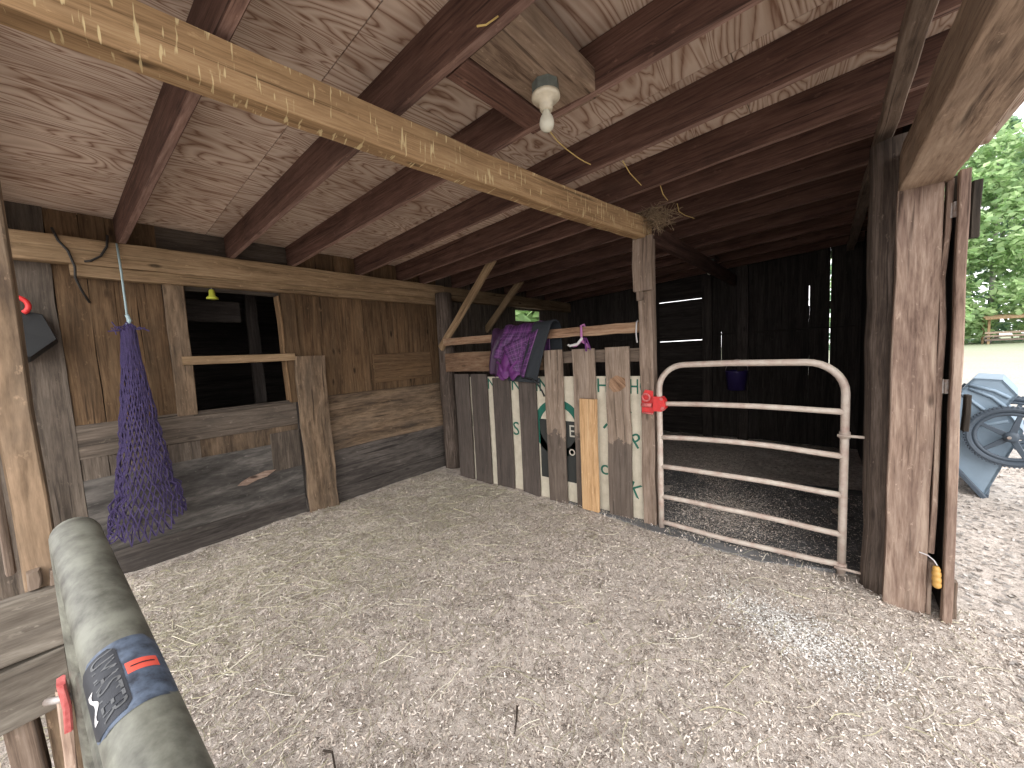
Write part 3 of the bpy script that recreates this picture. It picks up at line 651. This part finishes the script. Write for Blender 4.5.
st = patch('sticker', M['stickerblue'], (-.594, -.474, lambda u: rounded(u, -74, 78)), .0006, ng); st['label'] = 'scuffed blue sticker wrapped round the tube'
patch('dark_band', M['stickerdark'], (-.588, -.480, lambda u: rounded(u, 2, 74, .1, 10)), .0011, st)
patch('red_strip', M['stickerred'], (-.545, -.526, lambda u: (-51 + 0 * u, -2)), .0012, st)
patch('strip_mark', M['stickerdark'], (-.5365, -.5345, lambda u: (-44, -8)), .0017, st, 2, 12)
def wraptext(body, t0, t1, a_top, a_bot, mat, parent):
    cu = bpy.data.curves.new('lettering', 'FONT'); cu.body = body; cu.size = 1; cu.resolution_u = 3
    tmp = bpy.data.objects.new('lettering', cu); COL.objects.link(tmp); bpy.context.view_layer.update()
    me = bpy.data.meshes.new_from_object(tmp.evaluated_get(bpy.context.evaluated_depsgraph_get())); bpy.data.objects.remove(tmp)
    xs = [v.co.x for v in me.vertices]; ys = [v.co.y for v in me.vertices]; base = WL[parent.name]
    for v in me.vertices:
        u = (v.co.x - min(xs)) / (max(xs) - min(xs)); q = (v.co.y - min(ys)) / (max(ys) - min(ys))
        v.co = wrap(t0 + (t1 - t0) * u, math.radians(a_bot + (a_top - a_bot) * q), .0018) - base
    me.materials.clear(); me.materials.append(mat); o = bpy.data.objects.new('lettering', me); COL.objects.link(o); o.parent = parent; WL[o.name] = base
wraptext('UMASTER', -.583, -.486, 6, 44, M['stickertext'], st)
patch('pale_logo', M['twine'], (-.545, -.5, lambda u: (50 + 6 * math.sin(u * 9), 58 + 5 * math.sin(u * 7 + 1))), .0016, st, 10, 3)

# plank fence meeting the near gate, with its latch
nf = empty('plank_fence', (-1.51, -.6, .3), 'low weathered plank fence at the left edge, beside the tube gate end', 'fence')
mb = MB(); mb.board((-1.53, -1.3, .885), (-1.515, -.07, .885), Z, .155, .04, tone=1.1, jit=.003); mb.build('plank', M['slat_light2'], nf)
mb = MB(); mb.board((-1.53, -1.3, .725), (-1.515, -.085, .725), Z, .15, .04, tone=.9, jit=.003); mb.build('plank', M['slat_light2'], nf)
mb = MB(); mb.board((-1.56, -.175, .0), (-1.56, -.17, .9), Y, .05, .07, tone=.9); mb.build('picket', M['post'], nf)
mb = MB(); mb.board((-1.48, -.105, .45), (-1.49, -.10, .70), Y, .02, .03, tone=1.4); mb.build('splinter', M['plank_pale'], nf)
def lp(d, dx=0, dy=0): return last + dn * d + Vector((dx, -RT + dy, 0))
mb = MB(); mb.board(lp(.255, 0, -.01), lp(.37, 0, -.01), X, .03, .012, tone=1.0); lt2 = mb.build('latch_bracket', M['pinkred'], ng); lt2['label'] = 'worn red latch bracket'
mb = MB(); mb.tube([lp(.30, .0, .0), lp(.305, -.02, -.02), lp(.31, -.04, -.035)], .007, 10); mb.build('bolt', M['steel'], lt2, smooth=True)

# ------------------------------------------------------------------ hay net
hn = empty('hay_net', (-3.72, .27, .3), 'empty purple hay net hanging from the wall plate on a pale cord', 'hay net')
NC, NR = 34, 30; P = {}
def netp(i, j):
    f = i / NR; z = 1.80 - f * 1.43
    wd = .035 + .155 * f ** 1.25 + (.02 if f > .8 else 0); dp = .03 + .085 * f
    a = 2 * math.pi * (j + .5 * (i % 2)) / NC
    cy = .275 - .03 * f; fold = 1 + .10 * math.sin(3 * a + 1 + 2 * f) * (.4 + .6 * f) + random.uniform(-.11, .11)
    y = cy + wd * math.cos(a) * fold; x = -3.74 + dp * math.sin(a) * fold
    if f > .93: z += .05 * math.cos(a * 2) * (f - .93) / .07
    z += .02 * math.cos(a) * f * 2
    return Vector((x + .02 * f, y, z + random.uniform(-.016, .016)))
for i in range(NR + 1):
    for j in range(NC): P[i, j] = netp(i, j)
mb = MB()
for i in range(NR):
    for j in range(NC):
        for dj in ((0, -1) if i % 2 == 0 else (0, 1)):
            mb.tube([P[i, j], P[i + 1, (j + dj) % NC]], .0042, 4, tone=1, caps=False)
for j in range(0, NC // 2):       # the gathered bottom
    mb.tube([P[NR, j], (P[NR, j] + P[NR, (NC - j) % NC]) / 2 + Vector((0, 0, -.02)), P[NR, (NC - j) % NC]], .0042, 4, caps=False)
mb.build('net_bag', M['net'], hn)
mb = MB()
for k in range(26):
    a = random.uniform(0, 6.28); q = Vector((-3.74 + .02 * math.cos(a), .285 + .025 * math.sin(a), 1.79))
    mb.tube([q, q + Vector((0, random.uniform(-.01, .01), .03)), Vector((-3.74, .28, 1.85)) + Vector((random.uniform(-.012, .012), random.uniform(-.012, .012), 0))], .005, 5)
for k in range(9):
    s = random.choice((-1, 1)); q = Vector((-3.73, .28 + s * .015, 1.79 + random.uniform(-.03, .03)))
    mb.tube([q, q + Vector((.01, s * random.uniform(.03, .06), random.uniform(-.02, .03))), q + Vector((.01, s * random.uniform(.05, .10), random.uniform(-.06, .035)))], .004, 5)
mb.build('gathered_top', M['net'], hn)
mb = MB(); mb.tube([(-3.838, .285, 2.41), (-3.79, .285, 2.2), (-3.742, .28, 1.83)], .0065, 6); mb.tube([(-3.742, .28, 1.90), (-3.73, .29, 1.86), (-3.745, .27, 1.82), (-3.735, .285, 1.80)], .012, 6)
mb.build('cord', M['rope'], hn, smooth=True)

# black tub with a red handle behind the near post
tb = empty('rubber_tub', (-3.84, -.17, 1.6), 'black tub with a red handle hung on the wall behind the near post', 'tub')
mb = MB(); mb.lathe((-3.93, -.22, 1.77), Vector((1, .12, .1)), [(0, .18), (.05, .175), (.12, .165), (.13, .16), (.125, .05)], 6); mb.build('pan', M['black'], tb)
mb = MB(); mb.tube([(-3.80, -.185 + .045 * math.cos(a), 1.945 + .05 * math.sin(a)) for a in [math.pi * (i / 10 * 1.25 - .35) for i in range(11)]], .014, 8); mb.build('handle', M['red'], tb, smooth=True)
# cables on the wall plate
for nm, pp in (('black cable hanging down over the wall plate left of the hay net', [(-3.838, .0, 2.46), (-3.835, .02, 2.38), (-3.832, .055, 2.32), (-3.832, .075, 2.22), (-3.84, .07, 2.15), (-3.90, .09, 2.08), (-3.935, .12, 2.0)]),
               ('short dark cable looped on the wall plate nearest the hay net cord', [(-3.835, .245, 2.46), (-3.832, .235, 2.38), (-3.832, .20, 2.31), (-3.834, .15, 2.27), (-3.838, .12, 2.262)])):
    mb = MB(); mb.tube(pp, .007, 7); thing1(mb, 'cable', M['cable'], nm, 'cable', smooth=True)
# little lime bell trap in the window
bt = empty('fly_trap', (-3.96, .81, 2.08), 'small lime green bell hanging at the top of the dark window', 'trap')
mb = MB(); mb.lathe((-3.93, .81, 2.075), Z, [(0, .042), (.012, .042), (.03, .022), (.07, .02), (.08, .012)], 14); mb.build('bell', M['greenplastic'], bt, smooth=True)
mb = MB(); mb.tube([(-3.93, .81, 2.15), (-3.93, .81, 2.19)], .003, 5); mb.build('hook', M['steel'], bt)

# ------------------------------------------------------------------ ceiling light with its mounting boards
mb = MB(); mb.board((-1.07, 1.03, rz(-1.07) + .02), (-1.05, 1.565, rz(-1.05) + .02), X, .12, .035, tone=1.25)
thing1(mb, 'mounting_board', M['rafter'], 'narrow reddish board between two rafters, left of the ceiling light', 'board')
mb = MB(); mb.board((-.88, 1.03, rz(-.88) + .05), (-.865, 1.565, rz(-.865) + .05), X, .24, .09, tone=.85)
thing1(mb, 'mounting_board', M['header'], 'wide board between two rafters carrying the ceiling light', 'board')
def lamp(c, label):
    c = Vector(c); l = empty('ceiling_light', c, label, 'light', 'bare bulb ceiling lights')
    mb = MB(); mb.lathe(c, Z, [(-.045, .052), (-.045, .055), (0, .055)], 8); mb.build('junction_box', M['boxgrey'], l)
    mb = MB(); mb.lathe(c + Vector((0, 0, -.045)), -Z, [(0, .056), (.012, .058), (.02, .05), (.026, .03), (.05, .026), (.06, .024)], 24); h = mb.build('lampholder', M['porcelain'], l, smooth=True)
    mb = MB(); mb.lathe(c + Vector((0, 0, -.066)), Vector((.5, -.5, 0)).normalized(), [(.03, .004), (.034, .004)], 8); mb.build('screw', M['steel'], h)
    mb = MB(); mb.lathe(c + Vector((0, 0, -.100)), -Z, [(0, .013), (.015, .016), (.035, .027), (.055, .0305), (.072, .026), (.083, .015), (.087, .002)], 20); mb.build('bulb', M['bulb'], l, smooth=True)
    return l
lamp((-.875, 1.335, rz(-.88) + .006), 'bare bulb in a cream lampholder on the board near the top of the roof')
mb = MB(); mb.board((-1.15, 5.25, rz(-1.15) + .02), (-1.15, 5.62, rz(-1.15) + .02), X, .15, .035, tone=.9)
thing1(mb, 'mounting_board', M['rafter'], 'small board carrying the dim light over the rear stall', 'board')
lamp((-1.14, 5.40, rz(-1.15) + .002), 'dim bare bulb fixture high over the dark rear stall')

# straws caught on the rafters and the hay clump on the post
def straws(pts, label):
    mb = MB(); mb.tube(pts, .0028, 5, tone=(.55, .40, .15)); thing1(mb, 'straw', M['straw'], label, 'straw', 'straws caught on the rafters')
straws([(-.815, .985, rz(-.82) + .004), (-.82, .93, 2.52), (-.835, .905, 2.51)], 'short yellow straw hanging under the rafter near the top edge')
straws([(-1.02, 1.535, rz(-1) + .004), (-1.025, 1.60, 2.548), (-1.028, 1.66, 2.535), (-1.03, 1.74, 2.53), (-1.031, 1.86, 2.53), (-1.026, 1.93, 2.53), (-1.012, 1.97, 2.525)], 'longest curved yellow straw hanging below the ceiling light')
straws([(-.90, 2.145, rz(-.9) - .002), (-.90, 2.25, 2.53), (-.903, 2.35, 2.525), (-.905, 2.44, 2.52)], 'yellow straw under the rafter left of the ceiling middle, above the post')
straws([(-.857, 2.66, rz(-.86) - .002), (-.86, 2.72, 2.53), (-.866, 2.84, 2.525)], 'short straw hanging from the rafter in front of the post')
straws([(-.87, 3.08, rz(-.87) - .002), (-.88, 3.16, 2.53), (-.87, 3.29, 2.53), (-.835, 3.42, 2.53)], 'faint straw on the rafter right of the hay clump')
mb = MB()
for k in range(260):
    c = Vector((random.gauss(-.99, .055), random.gauss(2.95, .05), 2.46 + random.gauss(0, .04))); d = Vector((random.gauss(0, 1), random.gauss(0, 1), random.gauss(0, .7))).normalized() * random.uniform(.03, .09)
    g = random.uniform(.6, 1.1); mb.tube([c - d, c + d * .2 + Vector((0, 0, .006)), c + d], .0016, 3, tone=(.30 * g, .22 * g, .14 * g), caps=False)
tag(mb.build('hay_clump', M['straw']), 'tangled clump of dry hay on top of the square fence post', 'hay', kind='stuff')

# ------------------------------------------------------------------ blanket on the rail
bl = empty('horse_blanket', (-2.35, FY, 1.2), 'purple plaid horse blanket with dark lining folded over the fence rail', 'blanket')
def drape(xl, xr, ztop, zl, zr, yoff, back=.25, fold=.012, fq=22, slant=0.):
    def f(u, v):
        x = xl + (xr - xl) * u; bot = zl + (zr - zl) * u
        s = v
        fl = fold * math.sin(fq * u + 5 * s) + fold * .8 * math.sin(fq * .43 * u + 2.2 + 3 * s)
        if s < .22:    # behind and over the rail
            q = s / .22; a = math.pi * q
            if q < .4: return (x, FY + .065 + yoff * -1, ztop - .03 - back * (1 - q / .4))
            a = math.pi * (q - .4) / .6; return (x, FY + .028 + (.037 - yoff) * math.cos(a), ztop - .03 + (.05 + abs(yoff) * .5) * math.sin(a) + fl * .4)
        q = (s - .22) / .78; return (x + slant * q, FY - .012 + yoff - .03 * q * (q < 1) - abs(fl) * min(1, q * 3) - .015 * math.sin(q * 3), (ztop - .03) * (1 - q) + bot * q)
    return f
def sheet(fn, name, mat, su, sv, th=.008, par=bl, nu=44, nv=40):
    mb = MB(); mb.grid(fn, nu, nv, uvf=lambda u, v: (u * su, v * sv)); o = mb.build(name, mat, par, smooth=True); solidify(o, th); return o
sheet(drape(-2.74, -2.36, 1.735, 1.275, 1.255, -.022, fold=.022, fq=17, slant=-.0), 'dark_panel', M['darkplum'], .4, .6)
sheet(drape(-2.56, -2.09, 1.752, 1.45, 1.30, -.034, fold=.016, fq=15, slant=-.12), 'plaid_panel', M['plaid'], .5, .6)
sheet(drape(-2.17, -1.965, 1.74, 1.245, 1.215, -.062, fold=.004, fq=9, slant=-.15), 'lining_panel', M['lining'], .2, .6, .016)
# folded-out flap in brighter plaid, drawn at a slant
c00, c10, c11, c01 = Vector((-2.555, FY - .095, 1.56)), Vector((-2.085, FY - .10, 1.71)), Vector((-2.25, FY - .135, 1.25)), Vector((-2.335, FY - .125, 1.275))
def flap(u, v):
    p = (c00 * (1 - u) + c10 * u) * (1 - v) + (c01 * (1 - u) + c11 * u) * v
    return p + Vector((0, -.012 * math.sin(6 * u + 3 * v), .0))
sheet(flap, 'plaid_flap', M['plaid'], .45, .42, .006, nu=20, nv=20)
for (xa, xb, za, zb, yy, ph) in ((-2.66, -2.54, 1.39, 1.245, -.085, 0), (-2.56, -2.44, 1.49, 1.26, -.10, 1.5), (-2.46, -2.33, 1.40, 1.25, -.105, 3)):
    sheet(lambda u, v, xa=xa, xb=xb, za=za, zb=zb, yy=yy, ph=ph: (xa + (xb - xa) * u + .03 * math.sin(4 * v + ph), FY + yy - .03 * math.sin(math.pi * u) + .01 * math.sin(9 * v + ph), za + (zb - za) * v + .03 * math.sin(5 * u + ph)), 'fold', M['magenta'], .1, .2, .006, nu=10, nv=12)
sheet((lambda u, v: (-2.50 + .40 * u, FY - .08 - .01 * math.sin(7 * u), 1.265 - .02 * u - .055 * v)), 'hem', M['lining'], .4, .06, .01, nu=14, nv=4)
mb = MB(); mb.tube([(-2.30, FY - .11, 1.27), (-2.24, FY - .115, 1.245), (-2.17, FY - .112, 1.24), (-2.12, FY - .10, 1.19), (-2.085, FY - .07, 1.11), (-2.07, FY - .06, 1.06)], .009, 6); mb.build('cord', M['black'], bl, smooth=True)
# ropes hung on the rail
hp = empty('rope_halter', (-1.66, FY, 1.5), 'pink and purple rope halter looped over the fence rail', 'halter')
mb = MB(); mb.tube([(-1.66, FY + .06, 1.66), (-1.665, FY + .03, 1.722), (-1.672, FY - .005, 1.71), (-1.67, FY - .012, 1.62), (-1.655, FY - .014, 1.565), (-1.62, FY - .016, 1.545), (-1.60, FY - .016, 1.51)], .011, 7)
mb.tube([(-1.66, FY - .02, 1.58), (-1.69, FY - .022, 1.555), (-1.72, FY - .022, 1.535), (-1.755, FY - .02, 1.53)], .010, 7); mb.build('pink_rope', M['pinkrope'], hp, smooth=True)
mb = MB(); mb.tube([(-1.65, FY - .03, 1.60), (-1.70, FY - .032, 1.548), (-1.78, FY - .03, 1.535), (-1.80, FY - .028, 1.545)], .012, 7); mb.build('white_strap', M['twine'], hp, smooth=True)
mb = MB(); mb.tube([(-1.62, FY - .02, 1.60), (-1.60, FY - .025, 1.56), (-1.58, FY - .03, 1.515), (-1.575, FY - .032, 1.49)], .006, 6); mb.tube([(-1.635, FY - .02, 1.6), (-1.62, FY - .03, 1.545), (-1.61, FY - .04, 1.48)], .008, 6); mb.build('purple_rope', M['magenta'], hp, smooth=True)
mb = MB(); mb.tube([(-1.165, FY + .06, 1.68), (-1.165, FY + .02, 1.71), (-1.165, FY - .005, 1.69), (-1.168, FY - .01, 1.6), (-1.16, FY - .012, 1.53)], .006, 6)
thing1(mb, 'twine', M['twine'], 'white twine looped over the rail end beside the square post', 'twine', smooth=True)

# ------------------------------------------------------------------ yard cart tipped on its nose outside
cn = Vector((.23805, .97125, 0)); ce = Vector((.97125, -.23805, 0)); CP = Vector((1.222, 4.985, 0))
def cp(e, z, d=0): return CP + ce * e + cn * d + Z * z
ctq = empty('yard_cart', cp(-.2, 0, .3), 'slate blue plastic yard cart tipped on its nose outside the shed', 'cart')
OUT = [(-.134, .0), (-.037, .33), (.05, .62), (-.05, .80), (.01, .925), (-.073, 1.052), (-.228, 1.062), (-.30, .95), (-.50, .62), (-.315, .25)]
W_ = .62; d0 = .09
mb = MB()
mb.prism([cp(e, z, d0) for e, z in OUT], cn * .02); mb.build('side_wall', M['cart'], ctq)
mb = MB(); mb.prism([cp(e, z, d0 + W_) for e, z in OUT], cn * .02); mb.build('side_wall', M['cart'], ctq)
mb = MB()
for (p, q) in zip(OUT[:7], OUT[1:8]):
    P1, P2 = Vector((p[0], p[1])), Vector((q[0], q[1])); dv = (P2 - P1).normalized(); nn = Vector((dv.y, -dv.x)) * -.018
    a, b_, c_, d_ = P1, P2, P2 + nn, P1 + nn
    mb.prism([cp(a.x, a.y, d0), cp(b_.x, b_.y, d0), cp(c_.x, c_.y, d0), cp(d_.x, d_.y, d0)], cn * (W_ + .02))
mb.build('tub_floor', M['cart'], ctq)
mb = MB()
for dd in (d0 - .012, d0 + W_ + .022):
    for (p, q) in ((OUT[0], OUT[9]), (OUT[9], OUT[8]), (OUT[8], OUT[7])): mb.board(cp(*p, dd), cp(*q, dd), cn, .05, .035, tone=1, jit=0)
mb.board(cp(-.134, .012, d0), cp(-.134, .012, d0 + W_), Z, .035, .05, tone=1, jit=0); mb.build('rim', M['cartdark'], ctq)
mb = MB()
for pts in ([(-.30, .93), (-.19, .815), (-.12, .74)], [(-.31, .60), (-.14, .66), (-.03, .70)], [(-.25, 1.0), (-.11, .955), (-.03, .90)], [(-.25, .97), (-.12, .90), (-.05, .82)]):
    mb.tube([cp(e, z, d0 - .004) for e, z in pts], .014, 8)
mb.build('rib', M['cart'], ctq, smooth=True)
mb = MB(); mb.tube([cp(-.02, .582, -.06), cp(-.02, .582, d0 + W_ + .16)], .012, 10); mb.build('axle', M['steel'], ctq)
def wheel(dd):
    c = cp(-.01, .582, dd); wl_ = None
    mb = MB(); RW = .232
    mb.tube([c + ce * math.cos(a) * RW + Z * math.sin(a) * RW for a in [2 * math.pi * i / 44 for i in range(44)]], .026, 10, close=True)
    for i in range(64):
        a = 2 * math.pi * i / 64; rd = ce * math.cos(a) + Z * math.sin(a); tg = Z * math.cos(a) - ce * math.sin(a)
        mb.board(c + rd * (RW + .021) - cn * .024, c + rd * (RW + .021) + cn * .024, tg, .012, .016, seg=1, jit=0, tone=1)
    tr = mb.build('tire', M['cartdark'], ctq, smooth=False)
    mb = MB(); mb.tube([c + ce * math.cos(a) * .195 + Z * math.sin(a) * .195 for a in [2 * math.pi * i / 40 for i in range(40)]], .017, 8, close=True); mb.build('rim', M['cartdark'], ctq, smooth=True)
    for k in range(5):
        a = math.radians(150 + 72 * k); rd = ce * math.cos(a) + Z * math.sin(a); tg = Z * math.cos(a) - ce * math.sin(a)
        mb = MB(); mb.board(c + rd * .03, c + rd * .192, tg, .042, .022, jit=0, tone=1, taper=.65); mb.build('spoke', M['cartdark'], ctq)
    mb = MB(); mb.lathe(c - cn * .035, cn, [(0, .02), (.004, .042), (.05, .045), (.07, .03)], 18); mb.build('hub', M['cartdark'], ctq, smooth=True)
wheel(-.0); wheel(d0 + W_ + .1)
mb = MB(); hpnts = [cp(-.1, 1.03, d0 + .05), cp(-.02, 1.16, d0 + .08), cp(.0, 1.18, d0 + .31), cp(-.02, 1.16, d0 + .56), cp(-.1, 1.03, d0 + .6)]
ctq.location.z += .004

# ------------------------------------------------------------------ far rail shelter and the trees
sh = empty('rail_shelter', (13.6, 60, 0), 'small open wooden rail shelter at the far edge of the yard', 'shelter')
for (x, y) in ((12.55, 59), (15.9, 59), (12.7, 61.5), (16.1, 61.5)):
    mb = MB(); mb.board((x, y, -.1), (x, y, 2.5), X, .16, .16, tone=1.1); mb.build('post', M['plate'], sh)
for z in (.35, .7, 1.05):
    mb = MB(); mb.board((12.3, 58.9, z), (16.2, 58.9, z), Z, .2, .06, tone=1.2); mb.build('rail', M['slat_light'], sh)
mb = MB(); mb.prism([(12.2, 58.5, 2.35), (12.2, 58.5, 2.5), (12.6, 62, 2.9), (12.6, 62, 2.75)], (4.2, 0, 0)); mb.build('roof', M['plate'], sh)
def leafmesh(mb, c, rad, n, size, cols):
    for _ in range(n):
        while True:
            p = Vector((random.uniform(-1, 1), random.uniform(-1, 1), random.uniform(-1, 1)))
            if .35 < p.length < 1: break
        p = Vector((p.x * rad[0], p.y * rad[1], p.z * rad[2])) + c
        a = Vector((random.gauss(0, 1), random.gauss(0, 1), random.gauss(0, .6))).normalized(); b = a.orthogonal().normalized(); q = random.uniform(0, 6.28); b = (b * math.cos(q) + a.cross(b) * math.sin(q))
        s = size * random.uniform(.8, 1.9); col = random.choice(cols); g = random.uniform(.75, 1.2)
        mb.add([p - a * s, p + b * s * .55, p + a * s, p - b * s * .55], [[0, 1, 2, 3]], [[(0, 0)] * 4], tuple(x * g for x in col))
G1 = [(.40, .56, .27), (.48, .63, .34), (.31, .46, .23)]; G2 = [(.28, .42, .28), (.35, .50, .35), (.20, .33, .22)]
def tree(x, y, h, rad, kind, label, base=.0):
    t = empty('conifer_tree' if kind else 'leafy_tree', (x, y, 0), label, 'tree', 'trees beyond the yard')
    mb = MB(); mb.tube([(x, y, -.2), (x + .1, y, h * .4), (x, y, h * .92)], [.28, .2, .05], 8); mb.build('trunk', M['bark'], t, smooth=True)
    mb = MB()
    if kind:
        L = 15
        for i in range(L):
            f = i / (L - 1); z = base + (h - base) * f; r_ = rad * (1 - f) ** .8 + .25
            for k in range(6):
                a = 6.28 * (k + random.random()) / 6; leafmesh(mb, Vector((x + math.cos(a) * r_ * .6, y + math.sin(a) * r_ * .6, z - r_ * .12)), (r_ * .55, r_ * .55, .6), 42, .27, G2 if random.random() < .75 else G1)
    else:
        for k in range(44):
            a = random.uniform(0, 6.28); f = random.random() ** .7; z = base + (h - base) * f; r_ = rad * (1 - .55 * f) * math.sqrt(random.random())
            leafmesh(mb, Vector((x + math.cos(a) * r_, y + math.sin(a) * r_, z)), (1.7, 1.7, 1.2), 120, .25, G1)
    mb.build('foliage', M['leaf'], t)
tx = [(2.5, 58, 22, 4, 1), (6.0, 66, 24, 4.2, 1), (7.8, 57, 15, 3.4, 0), (10.4, 69, 30, 4.6, 1), (13.6, 64.0, 21, 4.2, 0), (15.4, 70, 26, 4.8, 1), (18.6, 64.5, 21, 4.4, 0), (22.6, 69, 24, 4.6, 1), (25.5, 63, 18, 4, 0), (30, 68, 24, 4.6, 1), (33, 66, 24, 4.8, 1), (38, 60, 19, 4.6, 0), (10.0, 62.5, 15, 2.8, 0), (43, 56, 22, 5, 1), (48, 50, 18, 4.8, 0), (53, 44, 22, 5, 1)]
tl = {2: 'bushy bright green tree at the left of the gap beside the door', 3: 'tall dark conifer behind the bright bushy tree beyond the yard', 4: 'bright green leafy tree right behind the far rail shelter', 6: 'leafy tree to the right of the far rail shelter'}
for i, (x, y, h, r_, k) in enumerate(tx):
    tree(x, y, h, r_, k, tl.get(i, ('tall dark conifer in the tree line beyond the yard' if k else 'bright green leafy tree in the tree line beyond the yard')), base=.4)
# evergreen outside the little opening at the back
tree(-8.0, 10.6, 7, 2.6, 0, 'leafy tree seen through the small opening in the back wall', base=.6)

# ------------------------------------------------------------------ loose bedding: shavings and hay
rng = np.random.default_rng(3)
def mat_z(x, y): return .032 if 2.9 < y < 4.5 and -2.0 < x < .3 else -1
def flakes(name, n, area, ln, wd, cols, label, cat, up=.5, dens=None, lift=.004, segs=1):
    vs = []; fs = []; cs = []; k = 0
    while k < n:
        x = rng.uniform(area[0], area[1]); y = rng.uniform(area[2], area[3])
        if dens and rng.random() > dens(x, y): continue
        L = rng.uniform(*ln) / 2; W = rng.uniform(*wd) / 2; a = rng.uniform(0, 6.283)
        d = np.array([math.cos(a), math.sin(a)]); p = np.array([-d[1], d[0]]); tl_ = rng.normal(0, up) * L
        c = cols[rng.integers(len(cols))]; g = rng.uniform(.75, 1.2); bend = rng.normal(0, .25) * L
        b = len(vs); roll = rng.normal(0, .5) * W
        for s in range(segs + 1):
            q = -1 + 2 * s / segs; px, py = x + d[0] * L * q + p[0] * bend * (1 - q * q), y + d[1] * L * q + p[1] * bend * (1 - q * q)
            if not (-3.9 < px): px = -3.9
            
            z = max(floor_z(px, py) * min(1, max(0, (1.9 - px) / .5)), mat_z(px, py)) + lift + abs(tl_) * .5 + tl_ * q * .5
            vs.append((px + p[0] * W, py + p[1] * W, z + roll)); vs.append((px - p[0] * W, py - p[1] * W, z - roll))
        for s in range(segs):
            fs.append((b + 2 * s, b + 2 * s + 1, b + 2 * s + 3, b + 2 * s + 2)); cs += [(*(c[i] * g for i in range(3)), 1)] * 4
        k += 1
    me = bpy.data.meshes.new(name); me.from_pydata(vs, [], fs); ca = me.color_attributes.new('tone', 'FLOAT_COLOR', 'CORNER'); ca.data.foreach_set('color', np.array(cs, dtype=np.float32).ravel())
    me.materials.append(M['straw']); o = bpy.data.objects.new(name, me); COL.objects.link(o); return tag(o, label, cat, kind='stuff')
def inside(x, y):
    if y > 2.93 and x < -1.9: return 0
    if y > 2.9: return (.02 + .25 * math.exp(-((x + .62) / .34) ** 2 - ((y - 3.5) / .45) ** 2) + (.9 if y > 4.3 + .35 * math.sin(3 * x) and x < -.7 else 0)) if x < .2 else 0
    if x > .9: return max(0, (1.5 - x))
    if y < -.2: return .3
    return 1
SHAV = [(.74, .67, .59), (.68, .60, .52), (.80, .74, .68), (.57, .49, .42), (.37, .31, .26), (.66, .60, .54), (.20, .165, .14)]
flakes('wood_shavings', 150000, (-3.88, 1.5, -.6, 5.6), (.005, .018), (.0016, .0045), SHAV, 'pale wood shavings and bedding spread over the stall floor', 'shavings', .55, inside, .006)
def hayd(x, y):
    if y > 2.9: return 0
    if x > -.6: return .12 if x < .6 else 0
    e = math.exp(-(((x + 2.9) / .9) ** 2)); return .12 + .9 * e * (1 if y > .1 else .4)
HAY = [(.50, .47, .33), (.42, .40, .26), (.58, .54, .42), (.30, .28, .19), (.66, .62, .52)]
flakes('chaff', 24000, (-1.95, .28, 2.92, 4.55), (.004, .014), (.0015, .004), SHAV[:4], 'pale chaff scattered on the black mat beyond the gate', 'chaff', .3, lambda x, y: .12 + .88 * math.exp(-((x + .62) / .36) ** 2 - ((y - 3.5) / .5) ** 2), .003)
flakes('loose_hay', 7500, (-3.86, .9, -.4, 2.9), (.06, .22), (.0013, .0028), HAY, 'loose greenish hay strewn on the floor along the back wall', 'hay', .10, hayd, .008, 4)
flakes('gravel', 16000, (.35, 4.5, .5, 9), (.01, .035), (.006, .016), [(.44, .41, .38), (.38, .35, .325), (.52, .49, .46), (.28, .26, .24)], 'pale grit scattered over the yard outside the shed', 'gravel', .3, lambda x, y: (1 if x > .62 else .0) * (1.2 - (x + y) / 12))
flakes('lime_dust', 4200, (-.65, .5, 1.8, 2.7), (.003, .010), (.002, .005), [(.72, .71, .68), (.78, .77, .74)], 'pale powdery patch on the floor in front of the gate', 'dust', .2, lambda x, y: math.exp(-((x + .10) / .26) ** 2 - ((y - 2.22 + .25 * (x + .1)) / .16) ** 2), .012)
# a few dark twigs and a dropping lying in the bedding
for pp, lb in (([(-1.43, .47), (-1.40, .49), (-1.33, .47), (-1.27, .46)], 'thin dark twig on the floor beside the near tube gate'),
               ([(-1.01, .475), (-.97, .49), (-.915, .475)], 'short dark twig on the floor nearest the bottom edge, right of the tube gate'),
               ([(-.96, 1.06), (-.93, 1.02), (-.90, .97)], 'dark twig in the middle of the floor')):
    mb = MB(); mb.tube([(x, y, floor_z(x, y) + .014) for x, y in pp], [.004] * (len(pp) - 1) + [.002], 6, tone=(.05, .04, .032)); thing1(mb, 'twig', M['straw'], lb, 'twig', 'twigs on the floor')
